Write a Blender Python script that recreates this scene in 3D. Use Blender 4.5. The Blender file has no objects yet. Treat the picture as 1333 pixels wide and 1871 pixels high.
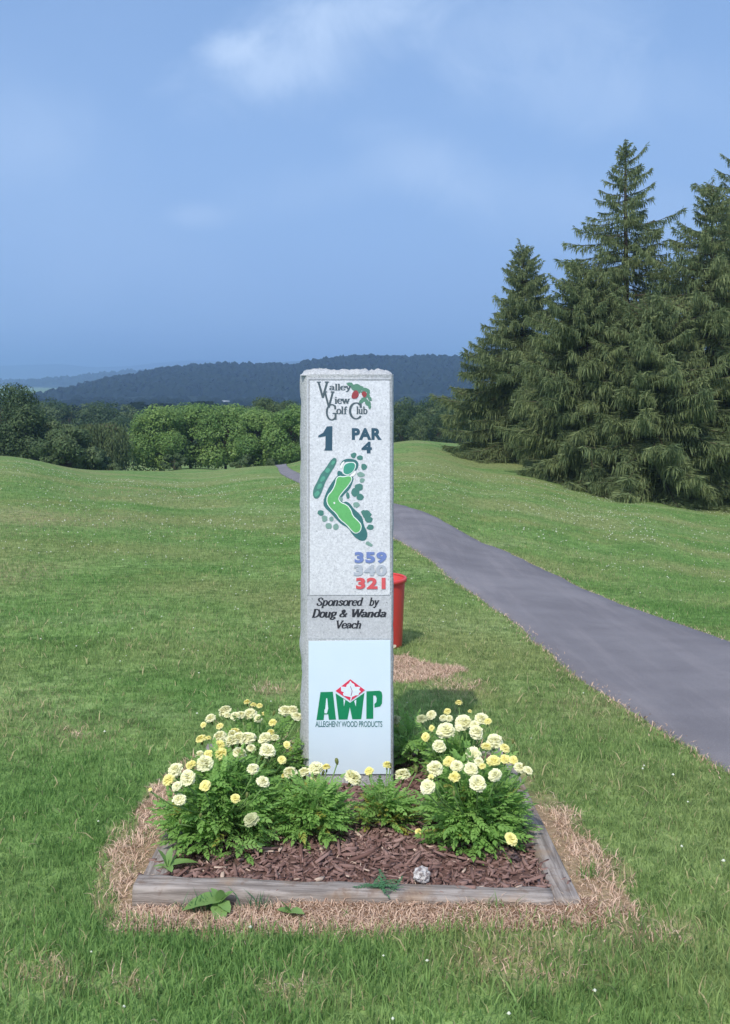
import bpy, math, random
import numpy as np
from mathutils import Vector, Matrix

C = bpy.context.scene.collection
scn = bpy.context.scene
R = math.radians
rng = np.random.default_rng(7)
random.seed(7)

# ------------------------------------------------------------------ camera, sky, sun, exposure
F, UC, VH, EYE = 1750.0, 666.5, 690.0, 1.6
cd = bpy.data.cameras.new("camera")
cam = bpy.data.objects.new("camera", cd)
C.objects.link(cam)
cam.location = (0, 0, EYE)
cam.rotation_euler = (R(90), 0, 0)
cd.sensor_fit = 'VERTICAL'
cd.sensor_height = 24.0
cd.lens = F / 1871.0 * 24.0
cd.shift_y = -(935.5 - VH) / 1871.0
cd.clip_start = 0.05
cd.clip_end = 40000
scn.camera = cam

SUN_EL = R(50)
SH = Vector((0.36, 1.0, 0)).normalized()            # where shadows fall
TOSUN = Vector((-SH.x * math.cos(SUN_EL), -SH.y * math.cos(SUN_EL), math.sin(SUN_EL)))
sd = bpy.data.lights.new("sun", 'SUN')
sd.energy = 2.75
sd.angle = R(0.6)
sd.color = (1.0, 0.95, 0.87)
sun = bpy.data.objects.new("sun", sd)
C.objects.link(sun)
sun.rotation_euler = TOSUN.to_track_quat('Z', 'Y').to_euler()
sun.location = (-4, -8, 14)

scn.view_settings.view_transform = 'Standard'
scn.view_settings.look = 'None'
scn.view_settings.gamma = 1.0
scn.view_settings.exposure = 0.32
scn.render.engine = 'CYCLES'
scn.cycles.use_denoising = True
scn.cycles.max_bounces = 10
scn.cycles.diffuse_bounces = 6
scn.cycles.transmission_bounces = 6
scn.cycles.volume_bounces = 1


class NT:
    """small helper for building node trees"""
    def __init__(s, tree):
        s.t = tree
        s.n = tree.nodes
        s.l = tree.links

    def new(s, typ, **kw):
        n = s.n.new(typ)
        for k, v in kw.items():
            setattr(n, k, v)
        return n

    def put(s, sock, v):
        if isinstance(v, bpy.types.NodeSocket):
            s.l.new(v, sock)
        elif v is not None:
            if hasattr(sock.default_value, '__len__') and isinstance(v, (tuple, list)) and len(v) == 3 and len(sock.default_value) == 4:
                v = (*v, 1)
            sock.default_value = v

    def math(s, op, a, b=None, c=None, clamp=False):
        n = s.new('ShaderNodeMath', operation=op, use_clamp=clamp)
        s.put(n.inputs[0], a)
        if b is not None: s.put(n.inputs[1], b)
        if c is not None: s.put(n.inputs[2], c)
        return n.outputs[0]

    def mix(s, f, a, b, blend='MIX'):
        n = s.new('ShaderNodeMix', data_type='RGBA', blend_type=blend)
        s.put(n.inputs[0], f)
        s.put(n.inputs[6], a)
        s.put(n.inputs[7], b)
        return n.outputs[2]

    def noise(s, vec, scale, detail=3, rough=0.55, dist=0.0):
        n = s.new('ShaderNodeTexNoise')
        if vec is not None: s.l.new(vec, n.inputs['Vector'])
        n.inputs['Scale'].default_value = scale
        n.inputs['Detail'].default_value = detail
        n.inputs['Roughness'].default_value = rough
        n.inputs['Distortion'].default_value = dist
        return n.outputs['Fac']

    def step(s, v, lo, hi, a=0.0, b=1.0):
        n = s.new('ShaderNodeMapRange', interpolation_type='SMOOTHSTEP')
        s.put(n.inputs[0], v)
        for i, x in enumerate((lo, hi, a, b)): n.inputs[i + 1].default_value = x
        return n.outputs[0]

    def attr(s, name):
        n = s.new('ShaderNodeAttribute')
        n.attribute_name = name
        return n.outputs['Fac']

    def pos(s):
        return s.new('ShaderNodeNewGeometry').outputs['Position']

    def bump(s, h, strength=0.5, dist=0.01):
        n = s.new('ShaderNodeBump')
        s.put(n.inputs['Height'], h)
        n.inputs['Strength'].default_value = strength
        n.inputs['Distance'].default_value = dist
        return n.outputs[0]


def build_world():
    w = bpy.data.worlds.new("World")
    scn.world = w
    w.use_nodes = True
    t = NT(w.node_tree)
    t.n.clear()
    out = t.new('ShaderNodeOutputWorld')
    bg = t.new('ShaderNodeBackground')
    t.l.new(bg.outputs[0], out.inputs[0])
    sky = t.new('ShaderNodeTexSky', sky_type='NISHITA')
    sky.sun_disc = False
    sky.sun_elevation = SUN_EL
    sky.sun_rotation = math.atan2(TOSUN.x, TOSUN.y)
    sky.altitude = 600
    sky.air_density = 1.1
    sky.dust_density = 0.6
    sky.ozone_density = 2.5
    bg.inputs[1].default_value = 0.105
    co = t.new('ShaderNodeTexCoord').outputs['Generated']
    sx = t.new('ShaderNodeSeparateXYZ')
    t.l.new(co, sx.inputs[0])
    x, y, z = sx.outputs
    ya = t.math('MAXIMUM', t.math('ABSOLUTE', y), 0.08)
    a = t.math('DIVIDE', x, ya)
    b = t.math('DIVIDE', z, ya)
    cb = t.new('ShaderNodeCombineXYZ')
    t.l.new(a, cb.inputs[0]); t.l.new(b, cb.inputs[1])
    P2 = cb.outputs[0]
    # the hazy lower sky: a soft even blue
    hz = t.step(z, 0.0, 0.42, 1.0, 0.0)
    col = t.mix(t.math('MULTIPLY', hz, 0.97), sky.outputs[0], (2.5, 3.7, 5.85))
    tint = t.mix(0.62, col, (2.4, 3.95, 7.05))
    n1 = t.noise(P2, 9.0, 8, 0.62, 0.5)
    n2 = t.noise(P2, 2.6, 4, 0.5, 0.2)
    total = None
    for (cu, cv, wu, wv, st, rot) in ((540, 95, 260, 120, 0.55, 0.3), (425, 88, 95, 42, 0.55, .1), (500, 130, 120, 60, 0.35, .3), (650, 20, 220, 60, 0.45, .2),  (770, 300, 170, 80, 0.24, -0.3), (1060, 160, 260, 110, 0.34, -0.1),
                                  (355, 395, 70, 32, 0.30, 0), (940, 60, 260, 110, 0.34, 0), (30, 250, 220, 110, 0.2, 0), (1050, 380, 300, 90, 0.22, -.15), (640, 330, 300, 60, 0.14, 0.2)):
        ca, cbv = (cu - UC) / F, (VH - cv) / F
        da = t.math('SUBTRACT', a, ca)
        db = t.math('SUBTRACT', b, cbv)
        c_, s_ = math.cos(rot), math.sin(rot)
        ra = t.math('ADD', t.math('MULTIPLY', da, c_), t.math('MULTIPLY', db, s_))
        rb = t.math('SUBTRACT', t.math('MULTIPLY', db, c_), t.math('MULTIPLY', da, s_))
        ra = t.math('MULTIPLY', ra, F / wu)
        rb = t.math('MULTIPLY', rb, F / wv)
        d = t.math('SQRT', t.math('ADD', t.math('MULTIPLY', ra, ra), t.math('MULTIPLY', rb, rb)))
        d = t.math('ADD', d, t.math('MULTIPLY', t.math('SUBTRACT', n1, 0.5), 1.5))
        m = t.math('MULTIPLY', t.step(d, 0.05, 1.15, 1, 0), st)
        total = m if total is None else t.math('ADD', total, m)
    thin = t.math('MULTIPLY', t.step(n2, 0.45, 0.8), 0.22)
    total = t.math('ADD', total, thin, clamp=True)
    total = t.math('MULTIPLY', total, 0.62)
    fin = t.mix(total, tint, (5.6, 6.9, 8.9))
    # hazy glow round the sun behind the camera, added to fill front faces
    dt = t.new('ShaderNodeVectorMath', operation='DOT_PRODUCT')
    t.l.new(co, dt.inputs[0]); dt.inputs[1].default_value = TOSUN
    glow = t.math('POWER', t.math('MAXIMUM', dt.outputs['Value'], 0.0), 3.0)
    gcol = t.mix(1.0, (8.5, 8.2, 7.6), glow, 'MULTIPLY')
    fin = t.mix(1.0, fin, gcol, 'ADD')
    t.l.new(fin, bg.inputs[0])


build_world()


# ------------------------------------------------------------------ small helpers
def vn(x, y, seed=0):
    """smooth value noise 0..1"""
    x = np.asarray(x, float); y = np.asarray(y, float)
    ix = np.floor(x).astype(np.int64); iy = np.floor(y).astype(np.int64)
    fx = x - ix; fy = y - iy
    fx = fx * fx * (3 - 2 * fx); fy = fy * fy * (3 - 2 * fy)

    def h(i, j):
        k = (i * 374761393 + j * 668265263 + seed * 974711) & 0xffffffff
        k = ((k ^ (k >> 13)) * 1274126177) & 0xffffffff
        k = k ^ (k >> 16)
        return (k & 0xffff) / 65535.0
    return (h(ix, iy) * (1 - fx) + h(ix + 1, iy) * fx) * (1 - fy) + (h(ix, iy + 1) * (1 - fx) + h(ix + 1, iy + 1) * fx) * fy


def fbm(x, y, seed=0, oct=3):
    s, a, t = 0, 1.0, 0
    for o in range(oct):
        s = s + a * vn(x * 2 ** o, y * 2 ** o, seed + o * 17)
        t += a
        a *= 0.5
    return s / t


def np_mesh(name, V, faces, attrs=None, smooth=False):
    """faces: list of int arrays (n,k)"""
    me = bpy.data.meshes.new(name)
    V = np.asarray(V, np.float32)
    faces = [np.asarray(f, np.int32) for f in faces if len(f)]
    me.vertices.add(len(V))
    me.vertices.foreach_set('co', V.ravel())
    nl = sum(f.size for f in faces)
    npoly = sum(len(f) for f in faces)
    me.loops.add(nl)
    me.loops.foreach_set('vertex_index', np.concatenate([f.ravel() for f in faces]))
    me.polygons.add(npoly)
    st = []
    o = 0
    for f in faces:
        st.append(o + np.arange(len(f), dtype=np.int32) * f.shape[1])
        o += f.size
    me.polygons.foreach_set('loop_start', np.concatenate(st).astype(np.int32))
    if smooth:
        me.polygons.foreach_set('use_smooth', np.ones(npoly, bool))
    for k, v in (attrs or {}).items():
        at = me.attributes.new(k, 'FLOAT', 'POINT')
        at.data.foreach_set('value', np.asarray(v, np.float32))
    me.update(calc_edges=True)
    me.validate()
    return me


def link(name, me, mat=None, parent=None, loc=None):
    o = bpy.data.objects.new(name, me)
    C.objects.link(o)
    if mat is not None and me is not None and len(me.materials) == 0:
        me.materials.append(mat)
    if parent is not None: o.parent = parent
    if loc is not None: o.location = loc
    return o


def tag(o, label=None, cat=None, group=None, kind=None):
    if label: o['label'] = label
    if cat: o['category'] = cat
    if group: o['group'] = group
    if kind: o['kind'] = kind
    return o


def thing(name, label, cat, loc=(0, 0, 0), rz=0, group=None):
    o = bpy.data.objects.new(name, None)
    C.objects.link(o)
    o.location = loc
    o.rotation_euler = (0, 0, rz)
    o.empty_display_size = 0.1
    return tag(o, label, cat, group)


class Acc:
    """collects numpy geometry for one mesh"""
    def __init__(s):
        s.v = []; s.f = {}; s.n = 0; s.t = []

    def add(s, V, faces, tint=0.5):
        V = np.asarray(V, float).reshape(-1, 3)
        for f in faces:
            f = np.asarray(f, int)
            if f.ndim == 1: f = f[None]
            if len(f): s.f.setdefault(f.shape[1], []).append(f + s.n)
        s.v.append(V)
        s.t.append(np.broadcast_to(np.asarray(tint, float), (len(V),)))
        s.n += len(V)

    def mesh(s, name, smooth=False):
        return np_mesh(name, np.concatenate(s.v), [np.concatenate(x) for x in s.f.values()], {'tint': np.concatenate(s.t)}, smooth)

    def tube(s, pts, rad, k=6, tint=0.5, cap=True):
        pts = np.asarray(pts, float)
        n = len(pts)
        rad = np.broadcast_to(np.asarray(rad, float), (n,))
        T = np.gradient(pts, axis=0)
        T /= np.linalg.norm(T, axis=1)[:, None] + 1e-9
        ref = np.array([1.0, 0.13, 0.07]) if abs(T[0][2]) > .7 else np.array([0.1, 0.05, 1.0])
        A = np.cross(T, ref); A /= np.linalg.norm(A, axis=1)[:, None] + 1e-9
        B = np.cross(T, A)
        th = np.arange(k) * 2 * math.pi / k
        V = pts[:, None, :] + rad[:, None, None] * (np.cos(th)[None, :, None] * A[:, None, :] + np.sin(th)[None, :, None] * B[:, None, :])
        i = np.arange(n - 1)[:, None] * k
        j = np.arange(k)[None, :]
        q = np.stack([i + j, i + (j + 1) % k, i + k + (j + 1) % k, i + k + j], -1).reshape(-1, 4)
        fs = [q]
        if cap: fs.append(((n - 1) * k + np.arange(k))[None])
        s.add(V.reshape(-1, 3), fs, tint)

    def box(s, lo, hi, tint=0.5, M=None):
        x0, y0, z0 = lo; x1, y1, z1 = hi
        V = np.array([(x0, y0, z0), (x1, y0, z0), (x1, y1, z0), (x0, y1, z0), (x0, y0, z1), (x1, y0, z1), (x1, y1, z1), (x0, y1, z1)])
        if M is not None: V = V @ np.array(M.to_3x3()).T + np.array(M.translation)
        s.add(V, [[(0, 3, 2, 1), (4, 5, 6, 7), (0, 1, 5, 4), (1, 2, 6, 5), (2, 3, 7, 6), (3, 0, 4, 7)]], tint)


# ------------------------------------------------------------------ the lie of the land
COLU = np.array([-900., 0., 200., 350., 500., 630., 760., 900., 1150., 1333., 2200.])
STAY = np.array([2.2, 3.65, 8., 15., 25., 40., 48., 60., 90., 120., 200., 300., 450., 700.])
ZT = {
    -900: (0.05, 0, -.15, -.35, -.7, -1.2, -1.5, -2.2, -5.5, -8, -15, -20, -25, -30),
    0: (0.087, 0, -.26, -.66, -1.18, -1.85, -2.32, -3.7, -7.2, -10, -15, -20, -25, -30),
    200: (0.087, 0, -.27, -.74, -1.48, -2.62, -3.2, -4.22, -8, -10.8, -15, -19, -25, -30),
    350: (0.087, 0, -.29, -.84, -1.65, -2.78, -3.38, -4.3, -7.0, -9.4, -13.6, -17.3, -24, -30),
    500: (0.087, 0, -.30, -.88, -1.56, -2.5, -3.0, -3.88, -7.4, -10.5, -16, -20, -25, -30),
    630: (0.087, 0, -.30, -.80, -1.46, -2.1, -2.4, -2.95, -5.8, -9.5, -16, -20, -25, -30),
    760: (0.087, 0, -.31, -.72, -1.38, -1.95, -2.15, -2.47, -4.6, -8.5, -16, -20, -25, -30),
    900: (0.09, 0, -.36, -.95, -1.7, -2.5, -2.85, -3.25, -4.6, -7.5, -15, -20, -25, -30),
    1150: (0.10, 0, -.42, -1.25, -2.22, -3.42, -3.8, -4.0, -4.5, -6.5, -14, -20, -25, -30),
    1333: (0.11, 0, -.44, -1.45, -2.6, -3.78, -4.0, -4.2, -4.6, -6.5, -14, -20, -25, -30),
    2200: (0.12, 0, -.5, -1.4, -2.6, -3.9, -4.2, -4.4, -4.8, -6.5, -14, -20, -25, -30),
}


def pchip(xs, ys, x):
    h = np.diff(xs); d = np.diff(ys) / h
    m = np.zeros_like(ys)
    m[1:-1] = np.where(d[:-1] * d[1:] > 0, 2 * d[:-1] * d[1:] / (d[:-1] + d[1:] + 1e-12), 0)
    m[0] = d[0]; m[-1] = d[-1]
    i = np.clip(np.searchsorted(xs, x) - 1, 0, len(xs) - 2)
    t = (x - xs[i]) / h[i]
    return ((2 * t**3 - 3 * t**2 + 1) * ys[i] + (t**3 - 2 * t**2 + t) * h[i] * m[i] + (-2 * t**3 + 3 * t**2) * ys[i + 1] + (t**3 - t**2) * h[i] * m[i + 1])


LG = np.linspace(math.log(2.2), math.log(700.), 900)
ZF = np.array([pchip(STAY, np.array(ZT[int(u)], float), np.exp(LG)) for u in COLU])
COLA = (COLU - UC) / F


def H(x, y):
    x = np.asarray(x, float); y = np.asarray(y, float)
    yy = np.clip(y, 2.2, 699.9)
    a = np.clip(x / np.maximum(yy, 4.5), COLA[0], COLA[-1] - 1e-6)
    k = (np.log(yy) - LG[0]) / (LG[1] - LG[0])
    k0 = np.clip(np.floor(k).astype(int), 0, len(LG) - 2)
    fk = k - k0
    j = np.clip(np.searchsorted(COLA, a, side='right') - 1, 0, len(COLA) - 2)
    fj = (a - COLA[j]) / (COLA[j + 1] - COLA[j])
    fj = fj * fj * (3 - 2 * fj)
    z = (ZF[j, k0] * (1 - fk) + ZF[j, k0 + 1] * fk) * (1 - fj) + (ZF[j + 1, k0] * (1 - fk) + ZF[j + 1, k0 + 1] * fk) * fj
    z = z + np.where(y < 2.2, (2.2 - y) * 0.06, 0)
    amp = np.clip((y - 5) / 30, 0, 1)
    z = z + amp * 0.12 * (fbm(x * .13, y * .09, 3) - .5)
    return z


def Hs(x, y):
    return float(H(np.array([x]), np.array([y]))[0])


YS = np.exp(np.linspace(math.log(1.6), math.log(400), 6000))


def G(u, v):
    """where the sight line through a measured point of the photograph meets the ground"""
    X = (u - UC) / F * YS
    Z = EYE - (v - VH) / F * YS
    below = np.nonzero(Z <= H(X, YS))[0]
    k = below[0] if len(below) else len(YS) - 1
    return X[k], YS[k]


def P(u, v, Y):
    return Vector(((u - UC) / F * Y, Y, EYE - (v - VH) / F * Y))


def inside(poly, x, y):
    poly = np.asarray(poly)
    c = np.zeros(x.shape, bool)
    n = len(poly)
    for i in range(n):
        x0, y0 = poly[i]; x1, y1 = poly[(i + 1) % n]
        if y0 == y1: continue
        m = ((y0 > y) != (y1 > y)) & (x < (x1 - x0) * (y - y0) / (y1 - y0) + x0)
        c ^= m
    return c


# bed, path and worn ground outlines
BX0, BX1, BY0, BY1 = -0.68, 0.628, 2.785, 4.15
DEAD = [G(u, v) for u, v in ((300, 1415), (262, 1440), (232, 1500), (196, 1556), (186, 1615), (180, 1690), (262, 1704), (420, 1712), (560, 1706), (700, 1700),
                             (835, 1692), (900, 1704), (1000, 1700), (1085, 1702), (1150, 1690), (1165, 1668), (1140, 1630), (1118, 1572), (1085, 1545), (1040, 1490), (1010, 1455), (960, 1440))]
DEAD = DEAD + [(0.62, 4.3), (-0.66, 4.3)]
BUCKETPATCH = [G(u, v) for u, v in ((640, 1200), (742, 1198), (770, 1214), (830, 1216), (848, 1224), (820, 1240), (730, 1252), (640, 1250))]
SPOTS = [(*G(1000, 1725), .20, .085), (*G(890, 1740), .09, .07), (*G(1180, 1690), .16, .08), (*G(540, 1815), .12, .08), (*G(980, 1770), .22, .08), (*G(1180, 1712), .2, .07), (*G(60, 950), 1.6, 2.4), (*G(30, 1050), .5, 1.2), (*G(140, 1330), .25, .35), (*G(20, 1300), .3, .3),
         (*G(250, 900), 1.5, 3), (*G(1000, 1520), .1, .1), (*G(1100, 1290), .3, .4), (*G(500, 1260), .18, .22), (*G(270, 856), 4, 5), (*G(830, 1250), .15, .2), (*G(50, 1790), .1, .08), (*G(230, 1800), .08, .06)]

PR = [(2300, 1500), (1800, 1345), (1500, 1240), (1333, 1175), (1170, 1120), (1040, 1065), (900, 1000), (790, 944), (745, 928), (700, 916), (620, 893), (545, 866), (525, 856), (515, 849.5)]
PL = [(2300, 1950), (1800, 1720), (1500, 1520), (1333, 1412), (1180, 1325), (1060, 1245), (930, 1130), (830, 1060), (720, 985), (640, 938), (590, 908), (545, 883), (512, 867), (489, 850.5)]


def resample(pts, n, sm=4):
    pts = np.asarray(pts, float)
    d = np.r_[0, np.cumsum(np.linalg.norm(np.diff(pts, axis=0), axis=1))]
    s = np.linspace(0, d[-1], n)
    q = np.stack([np.interp(s, d, pts[:, 0]), np.interp(s, d, pts[:, 1])], 1)
    for _ in range(sm):
        q[1:-1] = q[1:-1] * .5 + (q[:-2] + q[2:]) * .25
    return q


NPATH = 260
kx = np.linspace(0, 1, len(PR))
kk = np.linspace(0, 1, NPATH)


def smooth_rows(q, it=30):
    q = q.copy()
    for _ in range(it):
        q[1:-1] = q[1:-1] * .5 + (q[:-2] + q[2:]) * .25
    return q


gr_ = np.array([G(u, v) for u, v in PR]); gl_ = np.array([G(u, v) for u, v in PL])
gr_ = gr_[np.argsort(gr_[:, 1])]; gl_ = gl_[np.argsort(gl_[:, 1])]
PYS = np.exp(np.linspace(math.log(2.5), math.log(min(gr_[-1, 1], gl_[-1, 1])), NPATH))     # both edges sampled at the same distances
er = smooth_rows(np.stack([np.interp(PYS, gr_[:, 1], gr_[:, 0]), PYS], 1), 24)
el = smooth_rows(np.stack([np.interp(PYS, gl_[:, 1], gl_[:, 0]), PYS], 1), 24)
# the path runs on over the crest, out of sight
d_ = np.array([-0.45, 1.0]); ext = np.arange(1, 30)[:, None] * 0.8
er = np.concatenate([er, er[-1] + ext * d_]); el = np.concatenate([el, el[-1] + ext * d_])
wob = lambda q, s: (fbm(q[:, 0] * 2.2, q[:, 1] * 2.2, s) - .5)[:, None] * np.array([.10, .0]) + (fbm(q[:, 0] * 9, q[:, 1] * 9, s + 3) - .5)[:, None] * np.array([.05, 0])
PATHPOLY = np.concatenate([er, el[::-1]])


def deadness(x, y):
    """0 green lawn .. 1 dead straw"""
    jx = x + (fbm(x * 6, y * 6, 31) - .5) * .16
    jy = y + (fbm(x * 6 + 9, y * 6, 32) - .5) * .12
    d = inside(DEAD, jx, jy).astype(float)
    soft = inside(DEAD, x + (fbm(x * 3, y * 3, 33) - .5) * .34, y + (fbm(x * 3 + 5, y * 3, 34) - .5) * .26)
    d = np.where(soft, d, d * .45) * np.where(fbm(x * 16, y * 16, 35) > .66, .7, 1.0)
    d = np.maximum(d, soft * .35)
    d = np.maximum(d, inside(BUCKETPATCH, jx, jy) * .95)
    for (sx, sy, rx, ry) in SPOTS:
        q = ((jx - sx) / rx) ** 2 + ((jy - sy) / ry) ** 2
        d = np.maximum(d, (0.36 if .3 > rx > .16 and sy > 3.4 else 0.50 if ry < .3 else 0.30) * np.exp(-q) * (.3 + 1.2 * fbm(jx * 3.1, jy * 2.3, 55)))
    return d


# ------------------------------------------------------------------ materials
def new_mat(name):
    m = bpy.data.materials.new(name)
    m.use_nodes = True
    t = NT(m.node_tree)
    t.n.clear()
    out = t.new('ShaderNodeOutputMaterial')
    return m, t, out


def prin(t, out, col, rough=0.7, spec=0.3, normal=None, metal=0.0, trans=0.0, transcol=None, coat=0.0):
    b = t.new('ShaderNodeBsdfPrincipled')
    t.put(b.inputs['Base Color'], col)
    t.put(b.inputs['Roughness'], rough)
    b.inputs['Specular IOR Level'].default_value = spec
    b.inputs['Metallic'].default_value = metal
    b.inputs['Coat Weight'].default_value = coat
    if normal is not None: t.l.new(normal, b.inputs['Normal'])
    if trans:
        tr = t.new('ShaderNodeBsdfTranslucent')
        t.put(tr.inputs[0], transcol if transcol is not None else col)
        mx = t.new('ShaderNodeMixShader')
        mx.inputs[0].default_value = trans
        t.l.new(b.outputs[0], mx.inputs[1]); t.l.new(tr.outputs[0], mx.inputs[2])
        t.l.new(mx.outputs[0], out.inputs[0])
    else:
        t.l.new(b.outputs[0], out.inputs[0])
    return b


def flat_mat(name, col, rough=0.6, spec=0.3, var=0.12, scale=30, bumpd=0.0, coat=0):
    m, t, out = new_mat(name)
    p = t.pos()
    n = t.noise(p, scale, 4)
    c = t.mix(n, tuple(c * (1 - var) for c in col), tuple(min(1, c * (1 + var)) for c in col))
    prin(t, out, c, rough, spec, t.bump(n, .5, bumpd) if bumpd else None, coat=coat)
    return m


def leaf_mat(name, a, b, trans=0.25, rough=0.55, spec=0.25, scale=0.8, c=None):
    m, t, out = new_mat(name)
    ti = t.attr('tint')
    n = t.noise(t.pos(), scale, 3)
    f = t.math('ADD', t.math('MULTIPLY', ti, 0.75), t.math('MULTIPLY', t.math('SUBTRACT', n, .5), 0.7), clamp=True)
    col = t.mix(f, a, b)
    if c is not None:
        col = t.mix(t.step(ti, .86, 1.0), col, c)
    prin(t, out, col, rough, spec, trans=trans)
    return m


def lawn_color(t, p):
    big = t.noise(p, 0.22, 3, .55)
    mid = t.noise(p, 1.3, 4, .6)
    fine = t.noise(p, 26.0, 3, .65)
    c = t.mix(t.step(mid, .35, .68), (.108, .198, .056), (.164, .256, .084))
    c = t.mix(t.math('MULTIPLY', t.step(big, .40, .62), .8), c, (.212, .238, .098))
    c = t.mix(t.math('MULTIPLY', t.step(t.noise(p, .55, 5, .7), .52, .74), .42), c, (.285, .245, .105))
    mp = t.new('ShaderNodeMapping'); t.l.new(p, mp.inputs[0]); mp.inputs['Scale'].default_value = (.30, .55, .5); mp.inputs['Rotation'].default_value = (0, 0, .25)
    band = t.noise(mp.outputs[0], 1.0, 5, .68)
    c = t.mix(t.math('MULTIPLY', t.step(band, .52, .72), .55), c, (.27, .325, .155))
    c = t.mix(t.math('MULTIPLY', t.step(t.noise(p, 4.5, 3, .7), .5, .3), .35), c, (.075, .150, .040))
    return c, fine


def make_lawn_mat():
    m, t, out = new_mat("lawn_turf")
    p = t.pos()
    c, fine = lawn_color(t, p)
    ln = t.new('ShaderNodeVectorMath', operation='LENGTH')
    t.l.new(p, ln.inputs[0])
    c = t.mix(t.step(t.noise(p, 9.0, 6, .75), .36, .64, 0, 1), t.mix(1, c, (.50, .54, .48), 'MULTIPLY'), t.mix(1, c, (1.45, 1.40, 1.4), 'MULTIPLY'))
    dead = t.attr('dead')
    c = t.mix(dead, c, t.mix(t.noise(p, 60, 3), (.20, .115, .080), (.44, .30, .205)))
    prin(t, out, c, .9, .05, t.bump(fine, .6, .03))
    return m


def make_blade_mat():
    m, t, out = new_mat("grass_blades")
    p = t.pos()
    c, fine = lawn_color(t, p)
    ti = t.attr('tint')
    c = t.mix(t.step(ti, 0, .6), t.mix(1, c, (.82, .92, .82), 'MULTIPLY'), t.mix(1, c, (1.55, 1.5, 1.35), 'MULTIPLY'))
    c = t.mix(t.step(ti, .86, .92), c, (.44, .38, .19))
    c = t.mix(1, c, (1.14, 1.16, 1.28), 'MULTIPLY')
    prin(t, out, c, .65, .12, trans=.42)
    return m


def make_granite(name, lo, hi, sp, bump=.4, bd=.003):
    m, t, out = new_mat(name)
    p = t.pos()
    n = t.noise(p, 150, 3, .7)
    n2 = t.noise(p, 135, 4, .8)
    n3 = t.noise(p, 5, 4, .6)
    v = t.new('ShaderNodeTexVoronoi'); v.inputs['Scale'].default_value = 260
    t.l.new(p, v.inputs['Vector'])
    c = t.mix(t.step(n2, .3, .7), lo, hi)
    c = t.mix(t.step(n, .62, .72), c, sp)
    c = t.mix(t.math('MULTIPLY', t.step(n, .30, .36, 1, 0), .5), c, (.85, .85, .86))
    c = t.mix(t.math('MULTIPLY', t.step(n3, .5, .75), .25), c, tuple(x * .75 for x in lo))
    prin(t, out, c, .75, .3, t.bump(t.math('ADD', n, n2), bump, bd))
    return m


M = {}
M['lawn'] = make_lawn_mat()
M['blade'] = make_blade_mat()
M['granite'] = make_granite("granite_rough", (.36, .37, .37), (.60, .61, .61), (.15, .155, .16), .8, .006)
M['granite_face'] = make_granite("granite_blasted", (.50, .51, .53), (.74, .75, .77), (.22, .23, .25), .35, .002)
M['granite_polish'] = make_granite("granite_honed", (.40, .41, .43), (.56, .57, .59), (.14, .145, .15), .1, .001)


def make_asphalt():
    m, t, out = new_mat("asphalt_path")
    p = t.pos()
    n = t.noise(p, 220, 2, .7)
    n2 = t.noise(p, 1.1, 4, .6)
    n3 = t.noise(p, 9, 4, .6)
    mp = t.new('ShaderNodeMapping'); t.l.new(p, mp.inputs[0]); mp.inputs['Scale'].default_value = (6, .5, 1)
    n4 = t.noise(mp.outputs[0], 1.2, 4, .6)
    c = t.mix(t.step(n2, .3, .7), (.148, .138, .148), (.198, .186, .196))
    c = t.mix(t.math('MULTIPLY', t.step(n4, .45, .75), .35), c, (.27, .245, .25))
    c = t.mix(t.math('MULTIPLY', t.step(n, .55, .75), .55), c, (.36, .335, .35))
    c = t.mix(t.math('MULTIPLY', t.step(n, .42, .30), .5), c, (.075, .07, .08))
    c = t.mix(t.math('MULTIPLY', t.step(n3, .55, .8), .25), c, (.12, .11, .122))
    prin(t, out, c, .85, .25, t.bump(t.math('ADD', n, t.math('MULTIPLY', n3, .5)), .5, .004))
    return m


M['asphalt'] = make_asphalt()


def make_timber():
    m, t, out = new_mat("weathered_timber")
    co = t.new('ShaderNodeTexCoord').outputs['Object']
    mp = t.new('ShaderNodeMapping'); t.l.new(co, mp.inputs[0])
    mp.inputs['Scale'].default_value = (2.2, 34, 34)
    n = t.noise(mp.outputs[0], 2.2, 6, .65, .6)
    n2 = t.noise(co, 7, 4, .6)
    c = t.mix(t.step(n, .3, .7), (.15, .125, .11), (.36, .315, .285))
    c = t.mix(t.math('MULTIPLY', t.step(n2, .5, .72), .65), c, (.30, .205, .135))
    c = t.mix(t.step(n, .34, .24), c, (.05, .038, .03))
    c = t.mix(t.math('MULTIPLY', t.step(t.noise(co, 16, 5, .7), .52, .66), .6), c, (.17, .115, .085))
    prin(t, out, c, .85, .2, t.bump(n, .8, .006))
    return m


M['timber'] = make_timber()
M['mulch'] = flat_mat("mulch_bed", (.12, .07, .058), .95, .1, .6, 70, .01)
M['chip'] = leaf_mat("bark_chips", (.135, .074, .062), (.44, .295, .255), trans=0, rough=.9, spec=.12, scale=3, c=(.50, .38, .30))
M['straw'] = leaf_mat("dead_straw", (.40, .25, .18), (.86, .67, .51), trans=.12, rough=.8, spec=.15, scale=4)
M['dirt'] = flat_mat("dry_soil", (.20, .125, .078), .95, .1, .45, 60, .01)
M['marigold_leaf'] = leaf_mat("marigold_leaves", (.190, .370, .085), (.370, .590, .165), trans=.45, rough=.45, spec=.3, scale=9, c=(.42, .40, .09))
M['stem'] = flat_mat("green_stem", (.15, .25, .08), .6, .2)
M['calyx'] = flat_mat("flower_calyx", (.14, .16, .05), .6, .2)
M['cream'] = leaf_mat("cream_petals", (.88, .86, .50), (.95, .94, .76), trans=.3, rough=.6, spec=.15, scale=30)
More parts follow.
